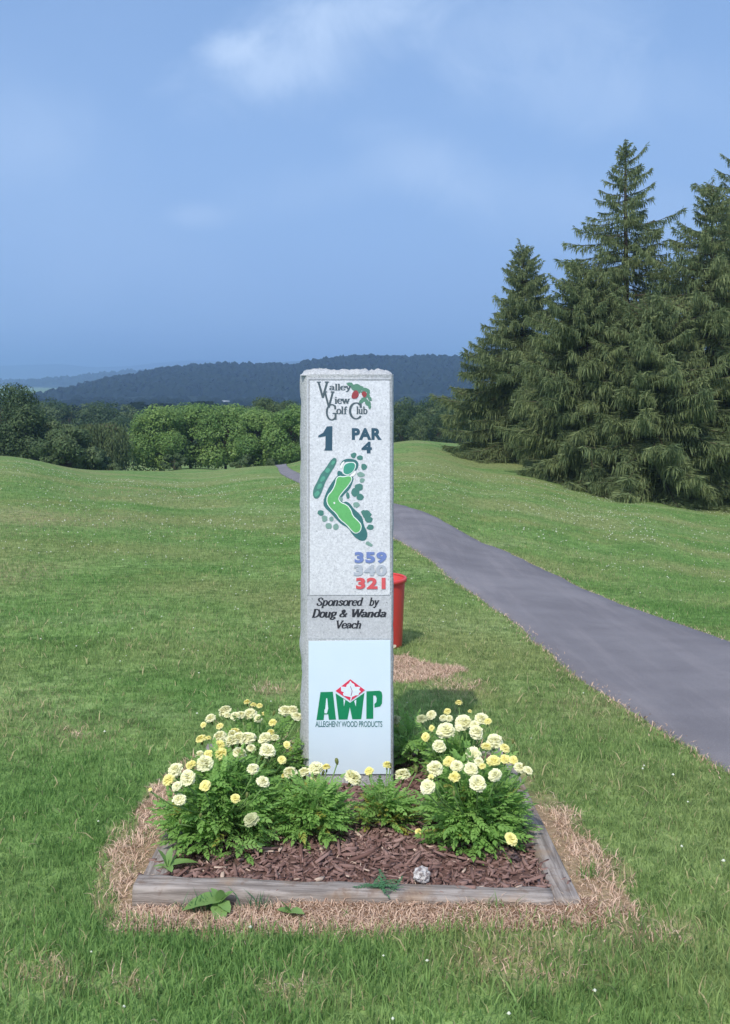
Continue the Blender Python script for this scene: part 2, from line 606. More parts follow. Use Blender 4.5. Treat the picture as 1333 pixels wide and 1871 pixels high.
M['yellow'] = leaf_mat("yellow_petals", (.88, .80, .24), (.94, .91, .55), trans=.3, rough=.6, spec=.15, scale=30)
M['shade_faded'] = leaf_mat("shade_faded_petals", (.50, .53, .28), (.66, .68, .42), trans=.3, rough=.6, spec=.15, scale=30)  # shade painted into the petals as grey; the low left head also faded
M['weed'] = leaf_mat("weed_leaves", (.14, .26, .07), (.25, .40, .13), trans=.3, rough=.5, spec=.3, scale=12)
M['weed_blue'] = leaf_mat("clover_leaves", (.06, .17, .075), (.11, .25, .11), trans=.25, rough=.5, spec=.3, scale=12)
M['clover'] = flat_mat("clover_heads", (.60, .63, .50), .7, .2)
M['red'] = flat_mat("red_plastic", (.55, .05, .04), .38, .5, .12, 8)
M['bark'] = flat_mat("tree_bark", (.10, .075, .055), .95, .1, .5, 9, .03)
M['spruce'] = leaf_mat("spruce_needles", (.105, .150, .066), (.285, .325, .135), trans=.30, rough=.6, spec=.2, scale=.5)
M['leaf_bright'] = leaf_mat("bright_leaves", (.125, .235, .060), (.300, .420, .120), trans=.4, rough=.5, spec=.3, scale=.35)
M['leaf_dark'] = leaf_mat("dark_leaves", (.038, .075, .030), (.105, .152, .060), trans=.3, rough=.55, spec=.25, scale=.35)
M['leaf_mid'] = leaf_mat("olive_leaves", (.065, .112, .042), (.160, .205, .085), trans=.3, rough=.55, spec=.25, scale=.35)
M['willow'] = leaf_mat("willow_leaves", (.085, .125, .050), (.165, .210, .090), trans=.3, rough=.55, spec=.25, scale=.3)
M['forest'] = leaf_mat("hill_forest", (.004, .010, .006), (.014, .024, .012), trans=0, rough=.9, spec=.05, scale=.012)


# ------------------------------------------------------------------ ground
def build_ground():
    th = np.concatenate([np.linspace(-85, -26, 26, endpoint=False), np.linspace(-26, 26, 330), np.linspace(26, 85, 27)[1:]])
    r = np.concatenate([np.exp(np.linspace(math.log(.6), math.log(9), 190, endpoint=False)), np.exp(np.linspace(math.log(9), math.log(700), 220)),
                        np.array([900, 1300, 2000, 3500, 6000, 9000, 12500.])])
    T, RR = np.meshgrid(np.radians(th), r, indexing='ij')
    X = RR * np.sin(T); Y = RR * np.cos(T) - 0.5
    Z = H(X, Y)
    Z = np.where(Y > 690, -30, Z)
    n0, n1 = X.shape
    V = np.stack([X, Y, Z], -1).reshape(-1, 3)
    i = np.arange(n0 - 1)[:, None] * n1; j = np.arange(n1 - 1)[None]
    q = np.stack([i + j, i + j + 1, i + n1 + j + 1, i + n1 + j], -1).reshape(-1, 4)
    q = q[:, ::-1]
    dd = np.where(RR < 60, deadness(X.ravel(), Y.ravel()).reshape(X.shape), 0) * .8
    me = np_mesh("ground", V, [q], {'dead': dd.ravel()}, True)
    tag(link("lawn_ground", me, M['lawn']), "mown green lawn sloping away to the valley", None, None, 'structure')


build_ground()


def build_path():
    nrow = len(er)
    nc = 11
    e0 = er + wob(er, 5); e1 = el + wob(el, 9)
    w = np.array([0, .015, .12, .25, .4, .5, .6, .75, .88, .985, 1.])
    Q = e0[:, None, :] * (1 - w[None, :, None]) + e1[:, None, :] * w[None, :, None]
    z = H(Q[..., 0], Q[..., 1])
    far = np.clip(Q[..., 1] / 40, 0, 1)
    z = z + .012 + .03 * far
    z[:, 0] -= .03; z[:, -1] -= .03
    V = np.concatenate([Q, z[..., None]], -1).reshape(-1, 3)
    i = np.arange(nrow - 1)[:, None] * nc; j = np.arange(nc - 1)[None]
    q = np.stack([i + j, i + j + 1, i + nc + j + 1, i + nc + j], -1).reshape(-1, 4)[:, ::-1]
    me = np_mesh("path", V, [q], None, True)
    # make sure it faces up
    tag(link("cart_path", me, M['asphalt']), "grey asphalt cart path curving down the lawn", None, None, 'structure')


build_path()


# ------------------------------------------------------------------ grass, straw, clover
def blades(x, y, h, w, lean, tint, flat=0.0, zoff=0.0, k=3):
    n = len(x)
    z = H(x, y) + zoff
    ph = rng.uniform(0, 2 * math.pi, n)
    ld = rng.uniform(0, 2 * math.pi, n)
    dx, dy = np.cos(ld), np.sin(ld)
    wx, wy = np.cos(ph), np.sin(ph)
    base = np.stack([x, y, z - .004], 1)
    side = np.stack([wx, wy, np.zeros(n)], 1) * (w / 2)[:, None]
    up = np.stack([dx * lean * .45, dy * lean * .45, np.ones(n)], 1)
    up /= np.linalg.norm(up, axis=1)[:, None]
    mid = base + up * (h * .55)[:, None]
    up2 = np.stack([dx * lean * 1.7, dy * lean * 1.7, np.ones(n) * (1 - flat)], 1)
    up2 /= np.linalg.norm(up2, axis=1)[:, None]
    tip = mid + up2 * (h * .5)[:, None]
    V = np.stack([base - side, base + side, mid + side * .8, mid - side * .8, tip], 1).reshape(-1, 3)
    b = np.arange(n)[:, None] * 5
    q = b + np.array([[0, 1, 2, 3]]); t3 = b + np.array([[3, 2, 4]])
    return V, q, t3, np.repeat(tint, 5)


def scatter(y0, y1, dens, margin=.3):
    """points in the wedge the place is seen from, y0..y1"""
    w1 = .40 * y1 + margin
    n = int(dens * (y1 - y0) * 2 * w1)
    x = rng.uniform(-w1, w1, n); y = rng.uniform(y0, y1, n)
    k = np.abs(x) < .40 * y + margin
    return x[k], y[k]


def build_grass():
    bands = [(1.9, 2.6, 15000, 1.0), (2.6, 3.4, 13000, 1.0), (3.4, 4.6, 9500, 1.05), (4.6, 6.5, 6000, 1.15), (6.5, 9.5, 2900, 1.3), (9.5, 14, 1250, 1.6), (14, 22, 420, 2.1), (22, 36, 120, 2.9)]
    Vs, Qs, Ts, At = [], [], [], []
    off = 0
    for (y0, y1, dn, sc) in bands:
        x, y = scatter(y0, y1, dn, .9 if y1 < 7 else 1.2)
        d = deadness(x, y)
        keep = rng.uniform(0, 1, len(x)) > d * 1.02
        keep &= ~inside(PATHPOLY, x + (fbm(x * 12, y * 12, 2) - .5) * .05, y)
        keep &= ~((x > BX0 - .02) & (x < BX1 + .02) & (y > BY0 - .03) & (y < BY1 + .02))
        x, y, d = x[keep], y[keep], d[keep]
        n = len(x)
        long_ = fbm(x * 1.7, y * 1.7, 41)
        clump = fbm(x * 9, y * 9, 43)
        # the mower misses a fringe round the bed's dead strip: longer there
        edge = np.exp(-(((y - 2.5) / .28) ** 2)) * (np.abs(x) < 1.2)
        h = (.013 + .018 * long_ + .014 * clump + .018 * edge) * rng.uniform(.55, 1.35, n) * (1 + (sc - 1) * .45)
        w = rng.uniform(.0022, .0046, n) * sc * (1 + .0 * h)
        lean = rng.uniform(.1, 1.1, n)
        tint = np.clip(rng.normal(.42, .2, n) + (clump - .5) * .35, 0, .84)
        dry = rng.uniform(0, 1, n) < (.02 + .20 * np.clip(fbm(x * .9, y * .9, 47) - .42, 0, 1) + .6 * d)
        tint = np.where(dry, .95, tint)
        V, q, t3, at = blades(x, y, h, w, lean, tint)
        Vs.append(V); Qs.append(q + off); Ts.append(t3 + off); At.append(at); off += len(V)
    # longer pale blades lying across the turf, and coarse weed blades
    x, y = scatter(1.9, 7.5, 330)
    keep = (deadness(x, y) < .5) & ~inside(PATHPOLY, x, y) & ~((x > BX0 - .03) & (x < BX1 + .03) & (y > BY0 - .04) & (y < BY1 + .02))
    keep &= rng.uniform(0, 1, len(x)) < .25 + 1.3 * np.clip(fbm(x * 2.1, y * 2.1, 71) - .35, 0, 1)
    x, y = x[keep], y[keep]
    n = len(x)
    V, q, t3, at = blades(x, y, rng.uniform(.03, .075, n), rng.uniform(.0035, .0062, n), rng.uniform(.5, 3.0, n), np.where(rng.uniform(0, 1, n) < .3, .95, .80), flat=.35, zoff=.008)
    Vs.append(V); Qs.append(q + off); Ts.append(t3 + off); At.append(at); off += len(V)
    me = np_mesh("grass", np.concatenate(Vs), [np.concatenate(Qs), np.concatenate(Ts)], {'tint': np.concatenate(At)})
    tag(link("lawn_grass", me, M['blade']), "short green grass blades of the mown lawn", "grass", None, 'stuff')

    # taller ragged fringe along the path edges and outlines of the dead strip
    # dead straw round the bed and by the bucket
    x = rng.uniform(-1.5, 1.7, 260000); y = rng.uniform(2.3, 7.2, 260000)
    d = deadness(x, y)
    keep = (d > .55) & ~((x > BX0 + .0) & (x < BX1) & (y > BY0) & (y < BY1)) | (d > .3) & (rng.uniform(0, 1, len(x)) < .25)
    keep &= ~((x > BX0 - .01) & (x < BX1 + .012) & (y > BY0) & (y < BY1)) & ~inside(PATHPOLY, x, y)
    keep &= rng.uniform(0, 1, len(x)) < .55 + .9 * fbm(x * 11, y * 11, 36)
    x, y = x[keep], y[keep]
    n = len(x)
    near_t = ((x > BX0 - .04) & (x < BX1 + .045) & (y > BY0 - .05) & (y < BY1))
    V, q, t3, at = blades(x, y, rng.uniform(.014, .055, n) * np.where(near_t, .45, 1), rng.uniform(.0018, .0042, n), rng.uniform(.6, 4.0, n), rng.beta(2, 2, n), flat=.55)
    bx = rng.uniform(BX0 - .02, BX1 + .05, 7000); by = rng.uniform(2.66, 2.795, 7000)
    bz = np.clip((by - 2.66) / .14, 0, 1) * .022 * np.clip((bx + .42) / .25, .12, 1) * (.75 + .5 * fbm(bx * 9, bx * 0 + 2, 5))
    V3, q3, t33, at3 = blades(bx, by, rng.uniform(.012, .04, 7000), rng.uniform(.0018, .004, 7000), rng.uniform(.6, 4.0, 7000), rng.beta(2, 2, 7000), flat=.6, zoff=bz)
    o = len(V)
    V = np.concatenate([V, V3]); q = np.concatenate([q, q3 + o]); t3 = np.concatenate([t3, t33 + o]); at = np.concatenate([at, at3])
    # straw fringe along the path
    e = np.concatenate([er[:200] + wob(er, 5)[:200], el[:200] + wob(el, 9)[:200]])
    e = np.repeat(e, 34, axis=0) + rng.normal(0, .03, (len(e) * 34, 2))
    e = e[(e[:, 1] < 16) & (rng.uniform(0, 1, len(e)) < .5)]
    V2, q2, t2, at2 = blades(e[:, 0], e[:, 1], rng.uniform(.012, .035, len(e)) , rng.uniform(.003, .006, len(e)), rng.uniform(.4, 2.2, len(e)), rng.beta(2, 2, len(e)), flat=.4, zoff=.01)
    o = len(V)
    me = np_mesh("straw", np.concatenate([V, V2]), [np.concatenate([q, q2 + o]), np.concatenate([t3, t2 + o])], {'tint': np.concatenate([at, at2])})
    tag(link("dead_grass", me, M['straw']), "dry tan dead grass round the bed and along the path edge", "dead grass", None, 'stuff')

    # clover heads
    x1, y1 = scatter(2.2, 8, 9)
    x2, y2 = scatter(8, 40, 6)
    x = np.r_[x1, x2]; y = np.r_[y1, y2]
    cl = fbm(x * .5, y * .35, 61)
    right = (x > .12 * y) & (y > 12)
    keep = (cl > np.where(right, .42, .55)) | (rng.uniform(0, 1, len(x)) < .18)
    keep &= ~inside(PATHPOLY, x, y) & (deadness(x, y) < .4)
    x, y = x[keep], y[keep]
    n = len(x)
    r = rng.uniform(.004, .0085, n) * np.clip(y / 8, 1, 2.4)
    z = H(x, y) + .022 + rng.uniform(0, .016, n)
    oc = np.array([(1, 0, 0), (-1, 0, 0), (0, 1, 0), (0, -1, 0), (0, 0, .8), (0, 0, -.6)], float)
    V = (np.stack([x, y, z], 1)[:, None, :] + oc[None] * (r[:, None] * rng.uniform(.7, 1.2, (n, 6)))[..., None]).reshape(-1, 3)
    f = np.array([(0, 2, 4), (2, 1, 4), (1, 3, 4), (3, 0, 4), (2, 0, 5), (1, 2, 5), (3, 1, 5), (0, 3, 5)])
    T = (np.arange(n)[:, None, None] * 6 + f[None]).reshape(-1, 3)
    me = np_mesh("clover", V, [T])
    tag(link("clover_flowers", me, M['clover']), "tiny white clover heads dotted through the lawn", "clover", None, 'stuff')


build_grass()


# ------------------------------------------------------------------ hills, haze, far woods
def ridge(name, label, prof, D, depth, base, mat, seed, rough=1.0, step=8, woods=None, fields=()):
    us = np.array([p[0] for p in prof], float); vs = np.array([p[1] for p in prof], float)
    x0 = (us[0] - UC) / F * D; x1 = (us[-1] - UC) / F * D
    nx = int((x1 - x0) / step); ny = 40
    X = np.linspace(x0, x1, nx)
    Zc = EYE - (np.interp(X / D * F + UC, us, vs) - VH) / F * D
    Zc = Zc + D / F * 3.2 * (fbm(X / D * F / 34., X * 0 + 1, seed + 2, 3) - .5)
    for _ in range(6): Zc[1:-1] = Zc[1:-1] * .5 + (Zc[:-2] + Zc[2:]) * .25
    t = np.linspace(-1, 1, ny)
    XX, TT = np.meshgrid(X, t, indexing='ij')
    YY = D + TT * depth + 0.12 * depth * (fbm(XX / depth * 3, TT * 2, seed) - .5)
    prof_ = np.where(TT < 0, np.clip(1 + TT, 0, 1) ** .75, np.clip(1 - TT, 0, 1))
    ZZ = base + (Zc[:, None] - base) * prof_ * (1 - .28 * (fbm(XX / depth * 4.0, TT * 2.2 + 4, seed + 5) - .35) * (1 - np.abs(1 - np.abs(TT)) * .95) * 2)
    n0, n1 = XX.shape
    fd = np.zeros_like(XX)
    for (fu, fv, ru, rv) in fields:
        uu = XX / YY * F + UC; vv = VH + (EYE - ZZ) / YY * F
        q = ((uu - fu + (fbm(uu * .1, vv * .1, 8) - .5) * 14) / ru) ** 2 + ((vv - fv) / rv) ** 2
        fd = np.maximum(fd, np.where((TT < 0) & (q < 1), 1., 0.))
    V = np.stack([XX, YY, ZZ], -1).reshape(-1, 3)
    i = np.arange(n0 - 1)[:, None] * n1; j = np.arange(n1 - 1)[None]
    q = np.stack([i + j, i + n1 + j, i + n1 + j + 1, i + j + 1], -1).reshape(-1, 4)
    me = np_mesh(name, V, [q], {'tint': np.full(len(V), .4), 'dead': fd.ravel()}, True)
    tag(link(name, me, mat), label, None, None, 'structure')
    if woods:
        rad, cnt = woods
        rg = np.random.default_rng(seed)
        ix = rg.integers(0, nx, cnt); it = rg.integers(4, 23, cnt)
        ok = fd[ix, it] < .5
        ix, it = ix[ok], it[ok]
        c = np.stack([XX[ix, it] + rg.uniform(-step, step, len(ix)), YY[ix, it], ZZ[ix, it] - rad * .4], 1)
        lat = []
        for k, (a, m) in enumerate(((0, 7), (38, 6), (68, 4))):
            for p in range(m):
                b = 2 * math.pi * (p + .5 * k) / m
                lat.append((math.cos(R(a)) * math.cos(b), math.cos(R(a)) * math.sin(b), math.sin(R(a))))
        lat.append((0, 0, 1))
        L = np.array(lat)
        fs = []
        for p in range(7): fs += [(p, (p + 1) % 7, 7 + int(p * 6 / 7) % 6)]
        for p in range(6): fs += [(7 + (p + 1) % 6, 7 + p, p + (1 if p else 0)), (7 + p, 7 + (p + 1) % 6, 13 + int(p * 4 / 6) % 4)]
        for p in range(4): fs += [(13 + (p + 1) % 4, 13 + p, 7 + int(p * 1.5 + 1) % 6), (13 + p, 13 + (p + 1) % 4, 17)]
        fs = np.array(fs)
        s = rad * rg.uniform(.35, 1.45, len(c))
        V = (c[:, None] + L[None] * s[:, None, None] * rg.uniform(.75, 1.25, (len(c), len(L), 1)) * np.array([1, 1, 1.25])).reshape(-1, 3)
        T = (np.arange(len(c))[:, None, None] * len(L) + fs[None]).reshape(-1, 3)
        me = np_mesh(name + "_woods", V, [T], {'tint': np.repeat(np.clip(rg.normal(.45, .25, len(c)), 0, 1), len(L))}, True)
        tag(link("hillside_woods", me, M['forest']), label.replace("hill", "hill's tree cover"), "woods", None, 'stuff')


def make_hill_mat():
    m, t, out = new_mat("hill_ground")
    n = t.noise(t.pos(), .012, 4)
    c = t.mix(n, (.006, .012, .007), (.015, .024, .012))
    c = t.mix(t.attr('dead'), c, t.mix(n, (.14, .17, .08), (.30, .29, .17)))
    prin(t, out, c, .95, .05)
    return m


M['hill'] = make_hill_mat()
ridge("wooded_hill", "dark wooded hill across the valley",
      [(60, 790), (130, 752), (165, 728), (190, 708), (215, 698), (255, 691), (300, 685), (345, 677), (430, 671), (480, 676), (540, 674), (590, 664), (640, 660), (700, 661), (760, 661), (820, 658), (860, 664), (1000, 668), (1200, 660), (1500, 668), (1900, 680)],
      1500, 420, -34, M['hill'], 11, woods=(8, 15000), fields=((480, 712, 14, 4), (700, 706, 8, 4)))
ridge("farm_hill", "lower blue hill with pale fields at left",
      [(-700, 690), (-300, 700), (-100, 704), (0, 703), (60, 704), (110, 702), (150, 698), (190, 690), (230, 683), (265, 685), (320, 692), (500, 700), (800, 700)],
      3900, 1000, -34, M['hill'], 21, step=14, woods=(17, 5000), fields=((10, 712, 70, 6), (75, 721, 45, 6), (150, 712, 28, 7), (175, 728, 20, 6)))
ridge("blue_ridge", "faint blue ridge behind the wooded hill", [(250, 690), (400, 674), (470, 666), (520, 660), (570, 657), (640, 659), (700, 655), (735, 656), (800, 664), (1000, 668), (1400, 672)], 6200, 800, -34, M['hill'], 31, step=30)
ridge("faint_mountain", "faintest far mountain on the skyline at left", [(-1200, 660), (-300, 672), (0, 668), (60, 665), (105, 662), (180, 672), (230, 668), (300, 661), (380, 657), (450, 662), (520, 668), (900, 664), (2000, 668)], 8600, 900, -34, M['hill'], 41, step=60)


def build_haze():
    m, t, out = new_mat("valley_haze")
    v = t.new('ShaderNodeVolumePrincipled')
    v.inputs['Color'].default_value = (.35, .54, .84, 1)
    v.inputs['Density'].default_value = 3.3e-4
    v.inputs['Anisotropy'].default_value = 0.0
    v.inputs['Density Attribute'].default_value = ""
    t.l.new(v.outputs[0], out.inputs['Volume'])
    a = Acc()
    a.box((-14000, -60, -38), (14000, 14000, 190))
    o = link("haze", a.mesh("haze"), m)
    tag(o, "pale blue summer haze filling the valley", "haze", None, 'stuff')


# ------------------------------------------------------------------ trees
def rand_dirs(n, rg):
    v = rg.normal(0, 1, (n, 3))
    return v / np.linalg.norm(v, axis=1)[:, None]


def leaf_quads(acc, c, nrm, size, tint, rg, elong=1.5):
    n = len(c)
    ref = rand_dirs(n, rg)
    a = np.cross(nrm, ref); a /= np.linalg.norm(a, axis=1)[:, None] + 1e-9
    b = np.cross(nrm, a)
    s = (size * rg.uniform(.6, 1.3, n))[:, None]
    V = np.stack([c - a * s * elong, c - b * s * .75 , c + a * s * elong, c + b * s * .75], 1)
    V += (nrm * s * .25)[:, None, :] * np.array([1, -1, 1, -1])[None, :, None]
    acc.add(V.reshape(-1, 3), [np.arange(n)[:, None] * 4 + np.arange(4)[None]], np.repeat(tint, 4))


def tree_meshes(name, h, rx, crown_lo, seed, nleaf, leaf, nclump=36, trunk_r=.16, flat=.5):
    rg = np.random.default_rng(seed)
    cz = (h + crown_lo) / 2; rz = (h - crown_lo) / 2
    acc = Acc(); tr = Acc()
    tr.tube([(0, 0, -.3), (.03 * h * rg.uniform(-1, 1) * .5, 0, h * .3), (.04 * h * rg.uniform(-1, 1), .02 * h, h * .72)], [trunk_r, trunk_r * .75, trunk_r * .25], 8)
    ang = rg.uniform(0, 6.283, nclump)
    tz = np.linspace(.02, .96, nclump) + rg.uniform(-.03, .03, nclump)
    prof = np.sqrt(np.clip(1 - np.clip((tz - .42) / .60, -.62, 1) ** 2, .02, 1))
    rr = rg.uniform(.35, 1.0, nclump) ** .5
    cc = np.stack([np.cos(ang) * rr * prof * rx * .85, np.sin(ang) * rr * prof * rx * .85, crown_lo + .25 * rx * .5 + tz * (h - crown_lo - .25 * rx)], 1)
    # rounder top, wider middle
    cr = (.17 + .30 * rg.uniform(0, 1, nclump) ** 1.4) * min(rx, rz)
    lob = .80 + .42 * vn(ang * 1.3, tz * 3.0, seed)
    cc[:, :2] *= lob[:, None]
    for k in range(nclump):
        z0 = max(.18 * h, min(cc[k, 2] * rg.uniform(.4, .75), h * .65))
        p0 = np.array([0, 0, z0]); p2 = cc[k]
        p1 = (p0 + p2) / 2 + np.array([0, 0, -.04 * h])
        tr.tube([p0, p1, p2], [trunk_r * .32, trunk_r * .2, trunk_r * .06], 5)
        m = int(nleaf / nclump * (cr[k] / (.31 * min(rx, rz))) ** 2)
        u = rand_dirs(m, rg)
        rad = cr[k] * rg.uniform(.35, 1.12, m) ** .5
        c = cc[k] + u * rad[:, None] * np.array([1.15, 1.15, .85])
        nr = u + rand_dirs(m, rg) * .8 + np.array([0, 0, flat])
        nr /= np.linalg.norm(nr, axis=1)[:, None]
        ti = np.clip(rg.normal(.5, .22) + rg.normal(0, .16, m), 0, 1)
        leaf_quads(acc, c, nr, leaf * rg.uniform(.6, 1.3, m), ti, rg)
    return acc.mesh(name + "_crown"), tr.mesh(name + "_trunk", True)


def put_tree(name, label, cat, meshes, mat, x, y, sc=1.0, rz=0.0, group=None, sz=None):
    o = thing(name, label, cat, (x, y, Hs(x, y) - .05), rz, group)
    o.scale = (sc, sc, sz or sc)
    link("crown", meshes[0], mat, o)
    link("trunk", meshes[1], M['bark'], o)
    return o


def willow_meshes(h, rx, seed):
    rg = np.random.default_rng(seed)
    acc = Acc(); tr = Acc()
    tr.tube([(0, 0, -.3), (0, 0, h * .35), (.2, 0, h * .7)], [.3, .24, .1], 8)
    for k in range(46):
        an = rg.uniform(0, 6.283); r = rx * rg.uniform(.25, 1) ** .6
        top = h * (1 - .32 * (r / rx) ** 2) * rg.uniform(.9, 1.0)
        tr.tube([(0, 0, h * .35), (r * .5 * math.cos(an), r * .5 * math.sin(an), top * .95), (r * math.cos(an), r * math.sin(an), top)], [.1, .06, .02], 5)
        for s in range(26):
            ox, oy = rg.normal(0, .38, 2)
            L = top * rg.uniform(.45, .88)
            m = int(L / .16)
            zz = top - np.arange(m) * .16 - rg.uniform(0, .3)
            c = np.stack([np.full(m, r * math.cos(an) + ox) + rg.normal(0, .05, m), np.full(m, r * math.sin(an) + oy) + rg.normal(0, .05, m), zz], 1)
            c = c[c[:, 2] > .25]
            m = len(c)
            if not m: continue
            w = rg.uniform(.05, .1, m); l = rg.uniform(.1, .18, m)
            dn = np.stack([rg.normal(0, .2, m), rg.normal(0, .2, m), -np.ones(m)], 1)
            a = rand_dirs(m, rg); a[:, 2] *= .2
            V = np.stack([c - dn * l[:, None], c + a * w[:, None], c + dn * l[:, None], c - a * w[:, None]], 1)
            acc.add(V.reshape(-1, 3), [np.arange(m)[:, None] * 4 + np.arange(4)[None]], np.clip(rg.normal(.5, .2), 0, 1))
    return acc.mesh("willow_crown"), tr.mesh("willow_trunk", True)


def spruce_meshes(h, rb, seed, dens=1.0, gap=0.0, power=.5, lo=.012):
    """whorls of arching branches, every one hung with combs of drooping twigs"""
    rg = np.random.default_rng(seed)
    acc = Acc(); tr = Acc()
    tr.tube([(0, 0, -.4), (.05, 0, h * .5), (0, 0, h * .985)], [.017 * h, .010 * h, .002 * h], 8)
    z = h * lo
    ga = rg.uniform(0, 6.28)
    while z < h * .985:
        t = z / h
        ga += 2.39996 + rg.uniform(-.5, .5)
        lump = .48 + 1.0 * vn(np.array([ga % 6.2832 * 1.1]), np.array([z * .55]), seed)[0]
        L = (rb * (1 - t) ** power * (.8 if t < .04 else 1)) * lump * rg.uniform(.75, 1.08)
        L = max(L, .22)
        pitch = np.interp(t, [0, .35, .75, .92, 1], [-.40, -.26, .05, .35, .9]) + rg.normal(0, .17)
        m = max(5, int(L / .10))
        s = np.linspace(0, 1, m)
        rad = s * L
        drop = np.tan(pitch) * rad + L * (.30 * s ** 3 - .26 * s ** 1.6)
        dx, dy = math.cos(ga), math.sin(ga)
        wander = rg.normal(0, .12) * L * s ** 2
        bx = rad * dx - wander * dy; by = rad * dy + wander * dx; bz = z + drop
        if t < .14: bz = np.maximum(bz, .15 + rg.uniform(0, .25))
        pts = np.stack([bx, by, bz], 1)
        q_ = pts[::max(1, m // 5)]
        tr.tube(q_, np.linspace(.014 + .006 * L, .005, len(q_)), 4)
        ti0 = np.clip(rg.normal(.40, .12), 0, 1)
        for kind, cnt in (('side', 5), ('hang', 12), ('top', 2)):
            k = int(m * cnt * dens * (1 - .35 * gap * (t > .5)))
            ci = rg.uniform(.06, 1.0, k) ** .75
            c = np.stack([np.interp(ci, s, bx), np.interp(ci, s, by), np.interp(ci, s, bz)], 1)
            sg = rg.choice([-1., 1.], k)
            wid = (.10 + .24 * L * np.sqrt(np.clip(1.05 - ci, 0, 1))) * rg.uniform(.3, 1.1, k)
            nx, ny = -dy, dx
            if kind == 'side':
                ang = rg.uniform(.3, 1.15, k)
                d = np.stack([dx * np.cos(ang) + nx * sg * np.sin(ang), dy * np.cos(ang) + ny * sg * np.sin(ang), rg.uniform(-.65, .15, k)], 1)
                ln = wid * 1.1 + .06
            elif kind == 'hang':
                off = sg * wid * rg.uniform(0, 1, k)
                c[:, 0] += nx * off; c[:, 1] += ny * off; c[:, 2] -= np.abs(off) * .35
                d = np.stack([rg.normal(0, .22, k) + dx * .2, rg.normal(0, .22, k) + dy * .2, -np.ones(k)], 1)
                ln = (.08 + .52 * rg.uniform(0, 1, k) ** 1.6) * np.interp(t, [0, .6, .9, 1], [1.1, 1.0, .6, .3])
            else:
                d = np.stack([dx + rg.normal(0, .35, k), dy + rg.normal(0, .35, k), rg.uniform(-.1, .6, k)], 1)
                ln = rg.uniform(.1, .26, k)
            d /= np.linalg.norm(d, axis=1)[:, None]
            a = np.cross(d, rand_dirs(k, rg)); a /= np.linalg.norm(a, axis=1)[:, None] + 1e-9
            w = rg.uniform(.011, .025, k)[:, None]
            ln = ln[:, None]
            e = c + d * ln
            if t < .14:
                e[:, 2] = np.maximum(e[:, 2], .03)
            V = np.stack([c - a * w * .5, c + d * ln * .45 + a * w * 1.1, e, c + d * ln * .45 - a * w * 1.1], 1)
            ti = np.clip(ti0 + rg.normal(0, .24, k) + (.15 if kind == 'top' else 0), 0, 1)
            acc.add(V.reshape(-1, 3), [np.arange(k)[:, None] * 4 + np.arange(4)[None]], np.repeat(ti, 4))
        z += np.interp(t, [0, .5, 1], [.042, .048, .042]) * rg.uniform(.6, 1.4) * (1 + gap * max(0, t - .5)) * h / 14
    for k in range(90):
        zz = h * (.93 + .07 * k / 90)
        an = rg.uniform(0, 6.28); l = rg.uniform(.1, .32) * (1.05 - k / 90) + .05
        d = np.array([math.cos(an), math.sin(an), .5]); c = np.array([0, 0, zz]); a = np.array([-d[1], d[0], 0]) * .035
        acc.add([c - a, c + d * l * .5 + a, c + d * l, c + d * l * .5 - a], [(0, 1, 2, 3)], .5)
    return acc.mesh("spruce_crown"), tr.mesh("spruce_trunk", True)


def tree_h(x, y, vtop):
    return EYE - (vtop - VH) / F * y - Hs(x, y)


def build_spruces():
    g = "spruces beside the fairway"
    rows = [  # u, Y, v of the tip, base radius, seed, label, gap, power
        (955, 53.0, 452, 4.7, 5, "smaller pointed spruce standing at the left end of the spruce row", .1, .62),
        (1142, 44.0, 258, 5.0, 9, "tallest spruce with a thin open spire in the middle of the row", .8, .70),
        (1070, 42.5, 492, 3.5, 13, "shorter round-topped spruce standing in front of the tallest one", 0, .42),
        (1300, 42.0, 338, 5.2, 17, "broad spruce at the right edge, its base nearest the path", .4, .58),
        (1356, 47.0, 272, 5.2, 19, "tall spruce cut off by the right edge of the photo", .6, .60),
        (1190, 40.2, 560, 4.4, 23, "low spreading spruce in front of the tallest spire", 0, .42),
    ]
    for (u, Y, vt, rb, sd, lab, gap, pw) in rows:
        x = (u - UC) / F * Y
        h = tree_h(x, Y, vt)
        me = spruce_meshes(h, rb, sd, 1.0, gap, pw)
        o = thing("spruce_tree", lab, "tree", (x, Y, Hs(x, Y) - .05), 0, g)
        link("crown", me[0], M['spruce'], o)
        link("trunk", me[1], M['bark'], o)


build_spruces()


